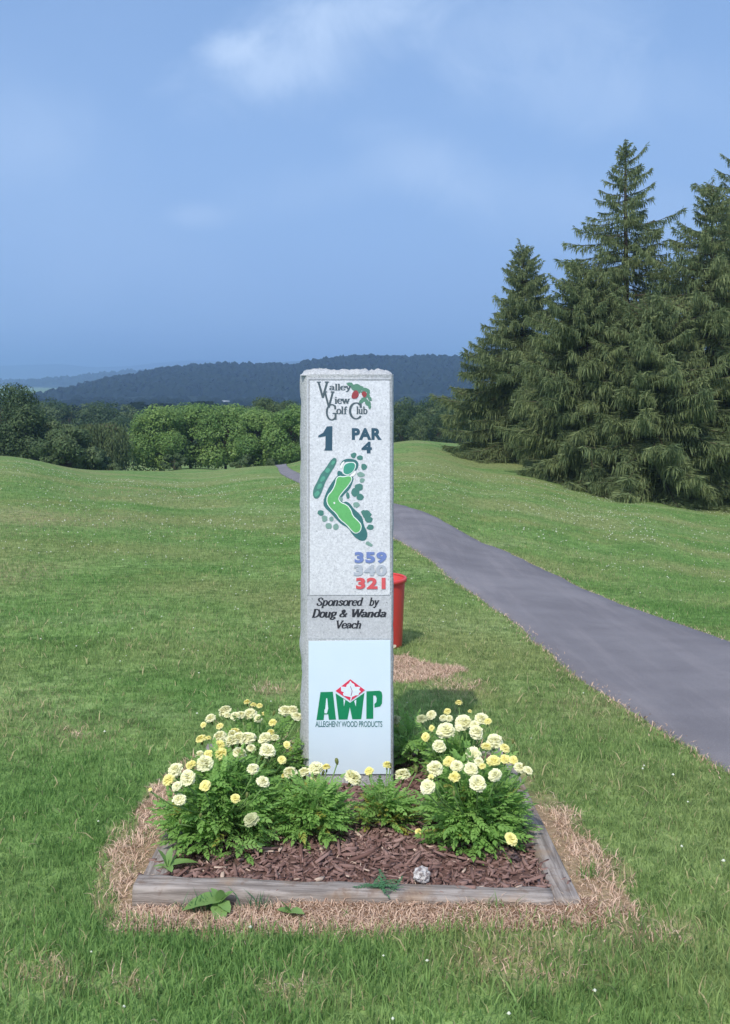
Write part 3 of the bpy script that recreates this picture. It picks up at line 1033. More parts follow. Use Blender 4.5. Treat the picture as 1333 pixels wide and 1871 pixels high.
def build_trees():
    rd = random.Random(3)
    # the bright rounded row above the dip
    g = "bright green rounded trees beyond the dip in the lawn"
    for (u, Y, vt, w, sd, lab) in (
            (292, 94, 741, 2.9, 1, "bright round tree at the left end of the lit row, next to the gap"),
            (348, 97, 739, 2.8, 2, "bright round tree second from the left in the lit row"),
            (412, 95, 744, 2.9, 3, "yellowish round tree in the middle of the lit row, trunk showing below"),
            (470, 93, 748, 2.5, 4, "bright round tree in the lit row left of the path"),
            (528, 91, 744, 2.6, 5, "bright round tree touching the stone post, at the path end")):
        x = (u - UC) / F * Y
        h = tree_h(x, Y, vt)
        me = tree_meshes("round_tree", h, w, h * (.04 if u != 412 else .10), 100 + sd, 20000, .085, 60, .15)
        put_tree("round_tree", lab, "tree", me, M['leaf_bright'], x, Y, group=g)
    # trees right behind that row
    me_t = tree_meshes("tall_tree", 11.5, 3.1, 1.8, 210, 12000, .10, 40, .2)
    for (u, Y, vt, lab) in ((482, 112, 727, "taller green tree rising behind the bright row near the post"), (535, 118, 733, "darker tree behind the bright row, half hidden by the post"),
                            (610, 112, 735, "tree hidden behind the stone post")):
        if u == 610: continue
        x = (u - UC) / F * Y
        h = tree_h(x, Y, vt)
        put_tree("tall_tree", lab, "tree", me_t, M['leaf_mid'], x, Y, h / 11.5, rd.uniform(0, 6), "trees behind the bright row")
    # dark trees on the left
    for (u, Y, vt, w, sd, mt, lab) in (
            (0, 82, 702, 3.3, 31, 'leaf_dark', "dark tall tree at the left edge of the photo"),
            (45, 80, 745, 2.5, 32, 'leaf_dark', "dark tree beside the tall one at the left edge"),
            (92, 84, 757, 2.9, 33, 'leaf_mid', "dull olive tree between the dark trees and the willow"),
            (120, 76, 778, 2.2, 34, 'leaf_mid', "low dark spreading tree under the olive one on the crest"),
            (168, 76, 818, 1.5, 35, 'leaf_dark', "lowest dark bush in front of the willow")):
        x = (u - UC) / F * Y
        h = tree_h(x, Y, vt)
        me = tree_meshes("dark_tree", h, w, .25, 300 + sd, 11000, .085, 40, .15, .2)
        put_tree("dark_tree", lab, "tree", me, M[mt], x, Y, group="dark trees behind the left crest")
    u, Y = 184, 88
    x = (u - UC) / F * Y
    me = willow_meshes(tree_h(x, Y, 757), 2.3, 5)
    put_tree("willow_tree", "pale weeping willow with hanging strands", "tree", me, M['willow'], x, Y)
    # hedgerow further down, copies of three kinds
    kinds = [tree_meshes("hedge_tree", 12, 4.6, .6, 400 + k, 6000, .16, 34, .2, .4) for k in range(3)]
    mats = [M['leaf_dark'], M['leaf_mid'], M['leaf_dark']]
    protos = []
    row = [(-120, 175, 722), (-60, 180, 728), (-5, 178, 735), (40, 185, 738), (72, 182, 731), (98, 190, 728), (125, 186, 734), (150, 192, 740), (178, 188, 735), (205, 195, 731), (232, 200, 742), (262, 205, 752), (222, 172, 758),
           (300, 210, 745), (345, 215, 742), (395, 205, 742), (440, 210, 744), (505, 205, 736), (560, 200, 734)]
    lab_l = "distant hazy hedgerow tree below the blue hills at left"
    lab_r = "distant dull green wood tree right of the stone post"
    row_r = [(705, 128, 738), (728, 135, 728), (752, 128, 730), (778, 134, 726), (800, 128, 733), (826, 136, 726), (850, 130, 732), (880, 140, 730), (920, 140, 728), (735, 112, 752), (768, 108, 755), (803, 110, 750), (840, 112, 750)]
    for lab, grp, rw in ((lab_l, "hedgerow trees in the valley", row), (lab_r, "wood trees beyond the right crest", row_r)):
        for i, (u, Y, vt) in enumerate(rw):
            k = i % 3
            x = (u - UC) / F * Y
            h = tree_h(x, Y, vt)
            o = thing("hedge_tree", lab, "tree", (x, Y, Hs(x, Y) - .1), rd.uniform(0, 6.28), grp)
            sxy = h / 12 * rd.uniform(.85, 1.1) if rw is row else h / 12 * .8
            o.scale = (sxy, sxy, h / 12)
            link("crown", kinds[k][0], None, o)
            link("trunk", kinds[k][1], None, o)
            if not kinds[k][0].materials:
                kinds[k][0].materials.append(mats[k]); kinds[k][1].materials.append(M['bark'])
    # low bushes at the foot of the bright row
    bush = tree_meshes("low_bush", 1.6, 1.3, 0.0, 520, 2500, .08, 16, .04, .4)
    bush[0].materials.append(M['leaf_mid']); bush[1].materials.append(M['bark'])
    for (u, Y, s, lab) in ((318, 90, 1.0, "low shrub at the foot of the leftmost bright tree"), (445, 90, 1.1, "low shrub at the foot of the bright row by the middle"), (500, 88, .9, "low shrub beside the far end of the path"),
                           (200, 84, .9, "low shrub under the willow")):
        x = (u - UC) / F * Y
        put_tree("low_shrub", lab, "shrub", bush, None, x, Y, s, rd.uniform(0, 6), "shrubs beyond the dip")


build_trees()


def build_valley_woods():
    rg = np.random.default_rng(77)
    n = 5200
    y = np.exp(rg.uniform(math.log(330), math.log(1150), n)); x = rg.uniform(-.62, .7, n) * y
    z = np.where(y < 690, H(x, y), -30)
    r = rg.uniform(3.2, 7.5, n)
    d = rand_dirs(60, rg); d[:, 2] = np.abs(d[:, 2]) * 1.1 - .15
    V, F_, T = [], [], []
    m = len(d)
    tri = []
    for k in range(m):
        a = np.cross(d[k], rand_dirs(1, rg)[0]); a /= np.linalg.norm(a); b = np.cross(d[k], a)
        tri.append([d[k] + .42 * a, d[k] - .3 * a + .42 * b, d[k] - .3 * a - .42 * b])
    tri = np.array(tri).reshape(-1, 3)
    c = np.stack([x, y, z + r * .5], 1)
    V = c[:, None] + tri[None] * (r[:, None] * rg.uniform(.8, 1.2, (n, 1)))[..., None] * np.array([1, 1, 1.1])
    V = V.reshape(-1, 3)
    Fc = np.arange(len(V)).reshape(-1, 3)
    ti = np.repeat(np.clip(rg.normal(.5, .22, n), 0, 1), len(tri))
    tag(link("valley_woods", np_mesh("valley_woods", V, [Fc], {'tint': ti}), M['forest']), "far woods covering the valley floor below the hill", "woods", None, 'stuff')


build_valley_woods()


def build_far_details():
    # pale farm building on the hillside
    p = P(411, 735, 1020)
    o = thing("farm_building", "tiny pale farm building on the far hillside", "building", (p.x, p.y, p.z - 2), .3)
    o.scale = (.7, .7, .7)
    a = Acc(); a.box((-6, -4, 0), (6, 4, 3.2)); link("wall", a.mesh("wall"), flat_mat("pale_wall", (.38, .37, .35), .8), o)
    a = Acc(); a.add([(-6.4, -4.4, 3.1), (6.4, -4.4, 3.1), (6.4, 4.4, 3.1), (-6.4, 4.4, 3.1), (-6.4, 0, 5.6), (6.4, 0, 5.6)], [[(0, 1, 5, 4), (2, 3, 4, 5)], [(0, 4, 3), (1, 2, 5)], [(3, 2, 1, 0)]])
    link("roof", a.mesh("roof"), flat_mat("metal_roof", (.30, .31, .32), .6), o)
    # white marker in the dip
    x, y = G(252, 845)
    o = thing("marker_post", "small white marker post in the gap between the trees", "marker", (x, y, Hs(x, y)))
    a = Acc(); a.tube([(0, 0, -.1), (0, 0, .55)], [.07, .07], 8); link("post", a.mesh("post"), flat_mat("white_paint", (.8, .8, .78), .5), o)
    a = Acc(); a.tube([(0, 0, .55), (0, 0, .62), (0, 0, .66)], [.1, .1, .03], 8); link("cap", a.mesh("cap"), bpy.data.materials["white_paint"], o)


build_far_details()


# ------------------------------------------------------------------ the stone tee sign
PY = 3.65
S = F / PY


def px(u): return (u - UC) / S
def pz(v): return EYE - (v - VH) / S


def poly_mesh(name, uv, y, thick=.0012):
    """flat raised plate on the sign's front, outline given in the photo's pixels on that face"""
    V = [(px(u), y, pz(v)) for u, v in uv]
    me = bpy.data.meshes.new(name)
    n = len(V)
    from mathutils.geometry import tessellate_polygon
    tri = tessellate_polygon([[Vector(p) for p in V]])
    V2 = V + [(x, y + thick, z) for x, yy, z in V]
    fs = [tuple(t) for t in tri] + [(i, (i + 1) % n, n + (i + 1) % n, n + i) for i in range(n)]
    me.from_pydata(V2, [], fs)
    me.update()
    return me


def smooth_poly(pts, it=2):
    p = np.asarray(pts, float)
    for _ in range(it):
        a = p * .75 + np.roll(p, -1, 0) * .25
        b = p * .25 + np.roll(p, -1, 0) * .75
        p = np.stack([a, b], 1).reshape(-1, 2)
    return [tuple(q) for q in p]


def join_meshes(name, ms):
    V, Fs, o = [], [], 0
    for m in ms:
        V += [tuple(v.co) for v in m.vertices]
        Fs += [tuple(i + o for i in p.vertices) for p in m.polygons]
        o = len(V)
    me = bpy.data.meshes.new(name)
    me.from_pydata(V, [], Fs); me.update()
    return me


def text_mesh(name, body, box, y, bold=0.0, shear=0.0, space=1.0):
    cu = bpy.data.curves.new(name, 'FONT')
    cu.body = body
    cu.offset = bold
    cu.shear = shear
    cu.space_character = space
    cu.resolution_u = 4
    cu.extrude = .004
    ob = bpy.data.objects.new(name, cu)
    C.objects.link(ob)
    dg = bpy.context.evaluated_depsgraph_get()
    me = bpy.data.meshes.new_from_object(ob.evaluated_get(dg))
    bpy.data.objects.remove(ob)
    bpy.data.curves.remove(cu)
    co = np.array([v.co for v in me.vertices])
    lo, hi = co.min(0), co.max(0)
    u0, v0, u1, v1 = box
    for v in me.vertices:
        fx = (v.co.x - lo[0]) / (hi[0] - lo[0]); fy = (v.co.y - lo[1]) / (hi[1] - lo[1]); fz = (v.co.z - lo[2]) / (hi[2] - lo[2])
        v.co = (px(u0 + fx * (u1 - u0)), y + .0012 - fz * .0012, pz(v1 + fy * (v0 - v1)))
    me.materials.clear()
    me.update()
    me.name = name
    return me


def arc(cx, cy, rx, ry, a0, a1, n=12):
    return [(cx + rx * math.cos(R(a0 + (a1 - a0) * i / n)), cy + ry * math.sin(R(a0 + (a1 - a0) * i / n))) for i in range(n + 1)]


XH = .66
def _sf(x, y, w=.1): return [(x - w, y), (x + w, y)]
GL = {  # hand-drawn book-face letters: strokes, advance
    'a': ([[(.07, .53), (.13, .63), (.25, .66), (.37, .60), (.41, .48), (.41, .06), (.52, .02)], [(.41, .38), (.22, .36), (.07, .26), (.06, .10), (.17, .01), (.30, .05), (.41, .18)]], .56),
    'b': ([[(.10, 1), (.10, 0)], _sf(.06, 1, .06), arc(.28, .33, .20, .32, 150, -150)], .58),
    'c': ([arc(.28, .33, .23, .33, 45, 320), [(.42, .56), (.44, .48)]], .52),
    'd': ([[(.44, 1), (.44, .03), (.53, .03)], _sf(.40, 1, .06), arc(.26, .33, .20, .32, 30, 330)], .60),
    'e': ([[(.06, .36), (.47, .36)], arc(.28, .33, .23, .33, 8, 320)], .54),
    'f': ([[(.40, .93), (.32, 1), (.22, .96), (.18, .82), (.18, 0)], [(.04, .64), (.36, .64)], _sf(.18, 0, .13)], .38),
    'g': ([arc(.26, .44, .19, .22, 0, 360, 16), [(.40, .60), (.52, .66)], [(.14, .24), (.08, .12), (.2, .06), (.42, .02), (.46, -.14), (.3, -.27), (.1, -.24), (.05, -.12), (.16, .02)]], .54),
    'h': ([[(.10, 1), (.10, 0)], _sf(.06, 1, .06), _sf(.10, 0), [(.10, .46), (.2, .62), (.33, .66), (.43, .56), (.43, 0)], _sf(.43, 0)], .60),
    'i': ([[(.13, .64), (.13, 0)], _sf(.08, .64, .06), _sf(.13, 0), [(.13, .92), (.13, .84)]], .28),
    'l': ([[(.13, 1), (.13, 0)], _sf(.08, 1, .06), _sf(.13, 0)], .28),
    'n': ([[(.10, .64), (.10, 0)], _sf(.06, .64, .06), _sf(.10, 0), [(.10, .46), (.2, .62), (.33, .66), (.43, .56), (.43, 0)], _sf(.43, 0)], .60),
    'o': ([arc(.28, .33, .22, .33, 0, 360, 18)], .56),
    'p': ([[(.10, .64), (.10, -.28)], _sf(.06, .64, .06), _sf(.10, -.28), arc(.28, .33, .20, .32, 150, -150)], .58),
    'r': ([[(.10, .64), (.10, 0)], _sf(.06, .64, .06), _sf(.10, 0), [(.10, .44), (.2, .62), (.32, .66), (.38, .56)]], .42),
    's': ([[(.38, .50), (.36, .62), (.22, .66), (.09, .58), (.10, .44), (.24, .35), (.38, .25), (.39, .10), (.25, 0), (.10, .03), (.07, .16)]], .47),
    'u': ([[(.10, .64), (.10, .12), (.2, 0), (.33, .04), (.43, .18)], [(.43, .64), (.43, 0), (.53, 0)], _sf(.06, .64, .06), _sf(.39, .64, .06)], .60),
    'w': ([[(.06, .64), (.22, 0), (.38, .60), (.54, 0), (.70, .64)], _sf(.06, .64), _sf(.70, .64), _sf(.38, .64)], .76),
    'y': ([[(.08, .64), (.27, .04)], [(.46, .64), (.22, -.14), (.12, -.27), (.02, -.22)], _sf(.08, .64), _sf(.46, .64)], .52),
    'V': ([[(.06, 1), (.36, 0), (.66, 1)], _sf(.08, 1, .12), _sf(.64, 1, .12)], .70),
    'W': ([[(.06, 1), (.28, 0), (.50, .92), (.72, 0), (.94, 1)], _sf(.08, 1, .12), _sf(.50, 1, .12), _sf(.92, 1, .12)], .98),
    'S': ([[(.50, .74), (.47, .92), (.3, 1), (.12, .92), (.09, .74), (.22, .57), (.42, .44), (.52, .27), (.46, .07), (.28, 0), (.11, .06), (.07, .27)]], .62),
    'D': ([[(.14, 1), (.14, 0)], [(.03, 1), (.30, 1), (.52, .9), (.64, .68), (.66, .45), (.58, .18), (.40, .03), (.25, 0), (.03, 0)]], .72),
    'G': ([arc(.42, .5, .36, .5, 48, 325, 20), [(.66, .92), (.68, .72)], [(.70, .40), (.70, .04)], [(.50, .42), (.80, .42)]], .84),
    'C': ([arc(.42, .5, .36, .5, 45, 318, 20), [(.68, .94), (.70, .72)]], .78),
    '&': ([[(.72, .50), (.60, .22), (.40, .01), (.18, .02), (.07, .2), (.14, .40), (.40, .60), (.46, .82), (.34, 1), (.2, .90), (.22, .70), (.45, .35), (.64, .06), (.76, .02)]], .80),
    ' ': ([], .34),
}


def book_text(acc, word, box, y, slant=.0, na=.075, nb=.03, ylo=0.0, yhi=1.0, base=None):
    """draw word in the hand-made book face so that [x-extent] and [ylo..yhi] fill box"""
    x = 0
    segs = []
    for ch in word:
        st, ad = GL[ch]
        for s in st: segs.append([(p[0] + x + slant * p[1], p[1]) for p in s])
        x += ad
    xs = [p[0] for s in segs for p in s]
    x0, x1 = min(xs) - na, max(xs) + na
    u0, v0, u1, v1 = box
    k = 0
    for s in segs:
        for (a, b) in zip(s[:-1], s[1:]):
            a = np.array(a); b = np.array(b)
            d = b - a
            ln = np.linalg.norm(d)
            if ln < 1e-6: continue
            d /= ln
            nrm = np.array([-d[1], d[0]])
            hw = math.sqrt((na * nrm[0]) ** 2 + (nb * nrm[1]) ** 2)
            e = d * min(hw, .03) * .8
            q = [a - e - nrm * hw, b + e - nrm * hw, b + e + nrm * hw, a - e + nrm * hw]
            V = []
            for p in q:
                fx = (p[0] - x0) / (x1 - x0); fy = (p[1] - ylo) / (yhi - ylo)
                V.append((px(u0 + fx * (u1 - u0)), y - .00004 * (k % 9), pz(v1 + fy * (v0 - v1))))
            acc.add(V, [(0, 1, 2, 3)])
            k += 1


def paint(name, col, rough=.55):
    return flat_mat(name, col, rough, .3, .18, 120)


def build_sign():
    root = thing("tee_sign", "tall grey granite tee sign post with engraved hole map and white sponsor panel", "sign", ((px(547) + px(719)) / 2, PY, 0))
    base = Vector(root.location)

    def part(name, me, mat, parent=root, label=None):
        if parent is root:
            me.transform(Matrix.Translation(-base))
        else:
            me.transform(Matrix.Translation(-base))
        o = link(name, me, mat, parent)
        if label: o['label'] = label
        return o

    # shaft: rough pitched sides, dressed front
    rg = np.random.default_rng(4)
    zt = pz(684)
    zs = np.linspace(-.25, zt, 90)
    uL, uR = px(547.5), px(719)
    f0, f1 = px(561), px(714.5)
    rows = []
    for i, z in enumerate(zs):
        a = (fbm(np.array([z * 14.]), np.array([1.3]), 3)[0] - .5) * .016
        b = (fbm(np.array([z * 20.]), np.array([5.3]), 4)[0] - .5) * .006
        c = (fbm(np.array([z * 33.]), np.array([9.3]), 5)[0] - .5) * .008
        rows.append([(f0, PY, z), (f1, PY, z), (f1 + (uR - f1) * .6 + b * .5, PY + .006 + c * .3, z), (uR + b, PY + .03 + c, z), (uR - .004 + b, PY + .13, z), (uR - .006 + b, PY + .25, z),
                     (uL + .006 + a, PY + .25, z), (uL + .004 + a, PY + .13, z), (uL + a, PY + .045 + c, z), (uL + a * .6 + .010, PY + .024 + c, z), ((f0 + uL) / 2 + .006 + a * .3, PY + .008 + c * .4, z)])
    nk = len(rows[0])
    V = np.array(rows).reshape(-1, 3)
    i = np.arange(len(zs) - 1)[:, None] * nk; j = np.arange(nk)[None]
    q = np.stack([i + j, i + (j + 1) % nk, i + nk + (j + 1) % nk, i + nk + j], -1).reshape(-1, 4)
    acc = Acc(); acc.add(V, [q])
    # broken top: a lumpy cap set on the shaft
    nx, ny = 40, 22
    gx = np.linspace(0, 1, nx); gy = np.linspace(0, 1, ny)
    GX, GY = np.meshgrid(gx, gy, indexing='ij')
    X = uL + .001 + (uR - uL - .002) * GX; Y = PY + .002 + .246 * GY
    nz = fbm(X * 38, Y * 38, 9, 4) - .5
    Z = pz(680) + .034 * nz + .006 * np.sin(np.pi * GX) - .004 * GX + .006 * GY
    edge = np.minimum(np.minimum(GX, 1 - GX) * nx, np.minimum(GY, 1 - GY) * ny)
    jag = fbm(X * 55, Y * 55, 15, 4)
    Z = np.where(edge < .5, pz(686), Z)
    Y = np.where(GY < .07, Y + (.5 - GY / .14) * .012 * jag, Y)
    Y = np.where((GY < .01), PY + .0005, Y)
    Z = np.where((edge >= .5) & (edge < 2.5), Z - .004 * jag, Z)
    Z = np.where((edge >= .5) & (edge < 1.5), Z - .002, Z)
    V = np.stack([X, Y, Z], -1).reshape(-1, 3)
    i = np.arange(nx - 1)[:, None] * ny; j = np.arange(ny - 1)[None]
    q = np.stack([i + j, i + ny + j, i + ny + j + 1, i + j + 1], -1).reshape(-1, 4)
    acc.add(V, [q])
    part("shaft", acc.mesh("shaft"), M['granite'])

    yf = PY - .0022
    # blasted pale face and the bead that frames it
    me = poly_mesh("face", [(565.5, 695.5), (711.5, 695.5), (712, 1087), (565.5, 1087)], yf, .0028)
    part("engraved_face", me, M['granite_face'], label="pale sandblasted upper face")
    me = join_meshes("bead", [poly_mesh("b", [(560.5, 691), (563.6, 691), (563.6, 1087), (560.5, 1087)], yf - .0004, .004), poly_mesh("b", [(563.7, 691), (714, 691), (714, 693.4), (563.7, 693.4)], yf - .0004, .004)])
    part("frame_bead", me, M['granite_polish'])
    me = poly_mesh("honed", [(561.2, 1088.5), (714.2, 1088.5), (714.2, 1167), (561.2, 1167)], PY - .0012, .0022)
    part("honed_band", me, M['granite_polish'], label="greyer honed band with the sponsors' names")

    y1 = yf - .0013
    dk = paint("slate_ink", (.075, .105, .120))
    navy = paint("dark_teal_ink", (.035, .085, .125))
    a = Acc()
    book_text(a, "V", (577, 698, 602, 726), y1, .0, .075, .035)
    book_text(a, "alley", (601, 701.5, 643, 715.5), y1, 0, .085, .04, -.27, 1)
    book_text(a, "V", (589, 716, 612, 744), y1, .0, .075, .035)
    book_text(a, "iew", (610, 725, 640, 737), y1, 0, .085, .04, 0, .95)
    book_text(a, "G", (595, 739, 617, 767), y1, .0, .07, .035)
    book_text(a, "olf", (614, 743, 635, 756), y1, 0, .085, .04)
    book_text(a, "C", (637, 736, 661, 765), y1, .0, .07, .035)
    book_text(a, "lub", (650, 743, 671, 756), y1, 0, .085, .04)
    part("club_lettering", a.mesh("club_lettering"), dk, label="dark serif club name lettering")

    # leaf sprig emblem with two red diamonds
    em = thing("emblem", None, None, (0, 0, 0)); em.parent = root
    gl = paint("emblem_green", (.10, .23, .16)); rdm = paint("emblem_red", (.30, .055, .06))
    ms = []
    rgl = random.Random(8)
    for (u, v, r, an) in ((640, 703, 8, .3), (647, 706, 7, .1), (654, 706, 7, .7), (660, 709, 7, .5), (667, 712, 7, .2), (672, 714, 6, .9), (656, 713, 6, 1.4), (651, 711, 6, -.5), (663, 717, 5, .2), (672, 722, 6, 1.2), (675, 728, 6, .8),
                          (666, 730, 7, .4), (661, 732, 6, -.4), (670, 735, 7, 1.3), (674, 738, 6, 1.6), (675, 743, 5, 1.4), (659, 735, 4, 0), (645, 710, 5, .5), (668, 724, 4, .3)):
        c, s = math.cos(an), math.sin(an)
        pts = [(-1, 0), (-.5, -.32), (.2, -.42), (.55, -.2), (1, 0), (.6, .3), (.1, .4), (-.5, .26)]
        k = len(ms)
        ms.append(poly_mesh("l", [(u + r * (c * p - s * q * 1.35) * 1.0, v + r * (s * p + c * q * 1.35) * 1.0) for p, q in pts], y1 - .00005 * (k % 7), .0009))
    o = join_meshes("leaf_sprig", ms); part("leaf_sprig", o, gl, em)
    for pts in ([(641, 727), (644, 716), (651, 712), (656, 719), (653, 727), (647, 729)], [(660, 718), (664, 714), (670, 718), (669, 724), (665, 727), (661, 722)]):
        part("red_bloom", poly_mesh("b", smooth_poly(pts, 1), y1 - .0005, .001), rdm, em)

    # big figure 1 with slab foot, PAR 4
    part("hole_number", poly_mesh("one", [(581.5, 795.5), (590, 790.5), (597, 779), (607, 778.5), (606.5, 818), (607, 823), (592, 823), (594, 818), (594.5, 796.5), (588, 798), (581, 799)], y1, .001), navy)
    me = join_meshes("par", [text_mesh("par", "PAR", (642.5, 782, 697, 803.5), y1, .05, 0, 1.1), text_mesh("four", "4", (660, 807, 679, 828), y1, .05)])
    part("par_lettering", me, navy)

    # yardages
    for name, body, box, col in (("yardage_number", "359", (647.5, 1008, 706, 1028.5), (.16, .22, .46)), ("yardage_number", "340", (646, 1031.5, 706, 1051.5), (.42, .45, .50)), ("yardage_number", "321", (650, 1055, 704, 1076), (.62, .10, .11))):  # middle figure is white; its relief shading is put into the grey colour
        o = part(name, text_mesh(name, body, box, y1 - .0015, .048, 0, 1.12), paint("ink_" + body, col), label={'359': "blue yardage 359", '340': "white yardage 340, its shading put in as grey", '321': "red yardage 321"}[body])

    # hole map
    hm = thing("hole_map", None, None); hm.parent = root
    off = (530, 800); sc = 200 / 1333

    def Z(pts): return [(off[0] + x * sc, off[1] + y * sc) for x, y in pts]
    deep = paint("map_rough", (.045, .155, .155)); fair = paint("map_fairway", (.13, .42, .14)); grn = paint("map_green", (.06, .30, .21)); wht = paint("map_sand", (.82, .82, .78)); lt = paint("map_edge", (.74, .80, .76)); tre = paint("map_trees", (.07, .20, .17)); tre2 = paint("map_trees_pale", (.20, .33, .28))
    rough1 = [(560, 470), (480, 580), (430, 680), (400, 780), (410, 840), (490, 910), (560, 990), (620, 1050), (700, 1090), (760, 1180), (820, 1235), (890, 1258), (935, 1220), (940, 1150), (895, 1060), (880, 970), (830, 910), (770, 860), (730, 800), (680, 770),
              (640, 790), (620, 740), (650, 690), (720, 630), (760, 540), (775, 480), (720, 440), (600, 440)]
    part("map_rough", poly_mesh("r", smooth_poly(Z(rough1), 1), y1, .001), deep, hm)
    ring = [(600, 330), (640, 270), (700, 250), (790, 262), (832, 300), (825, 360), (800, 400), (780, 395), (800, 330), (780, 298), (700, 285), (650, 300), (620, 340)]
    part("map_rough", poly_mesh("r", smooth_poly(Z(ring), 1), y1 - .0001, .001), deep, hm)
    part("map_rough", poly_mesh("r", smooth_poly(Z([(570, 420), (590, 395), (640, 420), (630, 455), (575, 465)]), 1), y1 - .00005, .001), deep, hm)
    fw = [(595, 470), (650, 480), (700, 465), (735, 470), (748, 505), (700, 580), (620, 670), (580, 730), (600, 785), (690, 820), (735, 880), (755, 950), (820, 1010), (862, 1060), (850, 1130), (800, 1158), (760, 1135), (690, 1050), (610, 990), (560, 910), (500, 860), (450, 790), (455, 710), (520, 640), (555, 560), (565, 495)]
    cx, cy = np.mean(np.array(fw), 0)
    fo = np.array(fw, float); nrm = np.roll(fo, -1, 0) - np.roll(fo, 1, 0); nrm = np.stack([nrm[:, 1], -nrm[:, 0]], 1); nrm /= np.linalg.norm(nrm, axis=1)[:, None]
    part("map_edge", poly_mesh("e", smooth_poly(Z(fo + nrm * 11), 1), y1 - .0004, .001), lt, hm)
    part("map_fairway", poly_mesh("f", smooth_poly(Z(fw), 1), y1 - .0010, .001), fair, hm)
    gp = [(645, 380), (660, 330), (700, 305), (760, 300), (790, 320), (785, 370), (750, 420), (700, 445), (650, 430)]
    ga = np.array(gp, float); gc = ga.mean(0)
    part("map_edge", poly_mesh("e", smooth_poly(Z((ga - gc) * 1.15 + gc), 1), y1 - .0005, .001), lt, hm)
    part("map_green", poly_mesh("g", smooth_poly(Z(gp), 1), y1 - .0011, .001), grn, hm)
    part("map_bunker", poly_mesh("s", smooth_poly(Z([(610, 330), (640, 290), (665, 285), (640, 330), (632, 375), (605, 370)]), 1), y1 - .0008, .001), wht, hm)
    part("map_bunker", poly_mesh("s", smooth_poly(Z([(750, 440), (790, 400), (805, 420), (770, 470), (720, 465)]), 1), y1 - .0008, .001), wht, hm)
    part("map_tee", poly_mesh("t", Z([(925, 1265), (950, 1258), (1005, 1300), (985, 1325), (960, 1315), (915, 1290)]), y1, .001), tre2, hm)
    part("map_marker", poly_mesh("m", smooth_poly(Z([(525, 780), (545, 780), (550, 800), (530, 805)]), 1), y1 - .0016, .001), wht, hm)
    rgm = random.Random(4)

    def blob(x, y, rx, ry, rot=0, n=13):
        pts = []
        for k in range(n):
            t = 2 * math.pi * k / n
            r = rgm.uniform(.8, 1.12)
            p, q = rx * r * math.cos(t), ry * r * math.sin(t)
            pts.append((x + p * math.cos(rot) - q * math.sin(rot), y + p * math.sin(rot) + q * math.cos(rot)))
        return smooth_poly(Z(pts), 1)
    hedge = [(515, 250), (545, 238), (570, 270), (545, 340), (500, 410), (465, 470), (430, 530), (405, 600), (375, 680), (345, 735), (295, 740), (272, 690), (285, 610), (330, 530), (370, 440), (430, 370), (480, 290)]
    part("tree_symbol", poly_mesh("h", smooth_poly(Z(hedge), 1), y1, .001), tre, hm)
    for (x, y, r) in ((525, 300, 32), (455, 395, 38), (395, 500, 38), (355, 590, 42), (325, 680, 42)):
        part("tree_symbol", poly_mesh("h", blob(x, y, r, r * .62, -.9), y1 - .0006, .001), paint("map_hedge_green", (.10, .34, .24)), hm)
    for (x, y, rx, ry, m_) in ((770, 212, 38, 34, tre), (850, 238, 40, 30, tre), (900, 352, 42, 42, tre), (858, 445, 50, 30, tre2), (875, 515, 33, 30, tre2), (835, 600, 50, 50, tre), (790, 660, 48, 55, tre), (850, 720, 45, 42, tre), (805, 815, 42, 34, tre2), (700, 700, 24, 40, tre),
                              (930, 930, 60, 50, tre), (955, 990, 48, 42, tre), (890, 900, 28, 25, tre), (972, 1088, 45, 34, tre), (370, 910, 40, 38, tre), (418, 980, 36, 40, tre2), (500, 985, 28, 28, tre2), (470, 1070, 40, 38, tre2), (555, 1080, 36, 38, tre2), (620, 745, 22, 26, tre2)):
        part("tree_symbol", poly_mesh("t", blob(x, y, rx, ry), y1 - .0002 - .00003 * rgm.randint(0, 9), .001), m_, hm)

    # sponsors
    blk = paint("black_ink", (.030, .032, .040))
    a = Acc()
    y2 = PY - .0022
    book_text(a, "Sponsored", (578, 1092, 664, 1110), y2, .22, .098, .046, -.27, 1)
    book_text(a, "by", (674, 1092, 694, 1110), y2, .22, .098, .046, -.27, 1)
    book_text(a, "Doug", (568, 1113, 617, 1131.5), y2, .22, .110, .052, -.27, 1)
    book_text(a, "&", (619, 1114, 635, 1127), y2, .22, .110, .052)
    book_text(a, "Wanda", (641, 1113.5, 706, 1127), y2, .22, .110, .052)
    book_text(a, "Veach", (613, 1134, 660, 1147.5), y2, .2, .10, .046)
    part("sponsor_lettering", a.mesh("sponsors"), blk)

    # white sponsor panel
    m, t, out = new_mat("white_panel")
    n = t.noise(t.pos(), 12, 3)
    prin(t, out, t.mix(n, (.64, .76, .86), (.69, .80, .89)), .12, .9, coat=.6)
    panel = part("sponsor_panel", poly_mesh("panel", [(563.5, 1171), (713, 1169), (713.5, 1413), (563.8, 1413.5)], PY - .006, .0055), m, label="white glossy panel on the lower front")
    y3 = PY - .0072
    gre = paint("logo_green", (.012, .22, .095), .4); red = paint("logo_red", (.66, .05, .10), .4); pw = paint("logo_white", (.68, .77, .86), .3)
    o2 = (560, 1230); s2 = 150 / 1333

    def W(pts): return [(o2[0] + x * s2, o2[1] + y * s2) for x, y in pts]
    A_ = [(225, 298), (425, 292), (475, 742), (362, 745), (350, 655), (283, 660), (275, 748), (160, 750)]
    Ain = [(318, 398), (334, 398), (350, 560), (330, 640), (290, 640), (290, 580), (302, 575)]
    W_ = [(470, 318), (705, 470), (935, 310), (885, 735), (740, 737), (700, 540), (662, 740), (520, 742)]
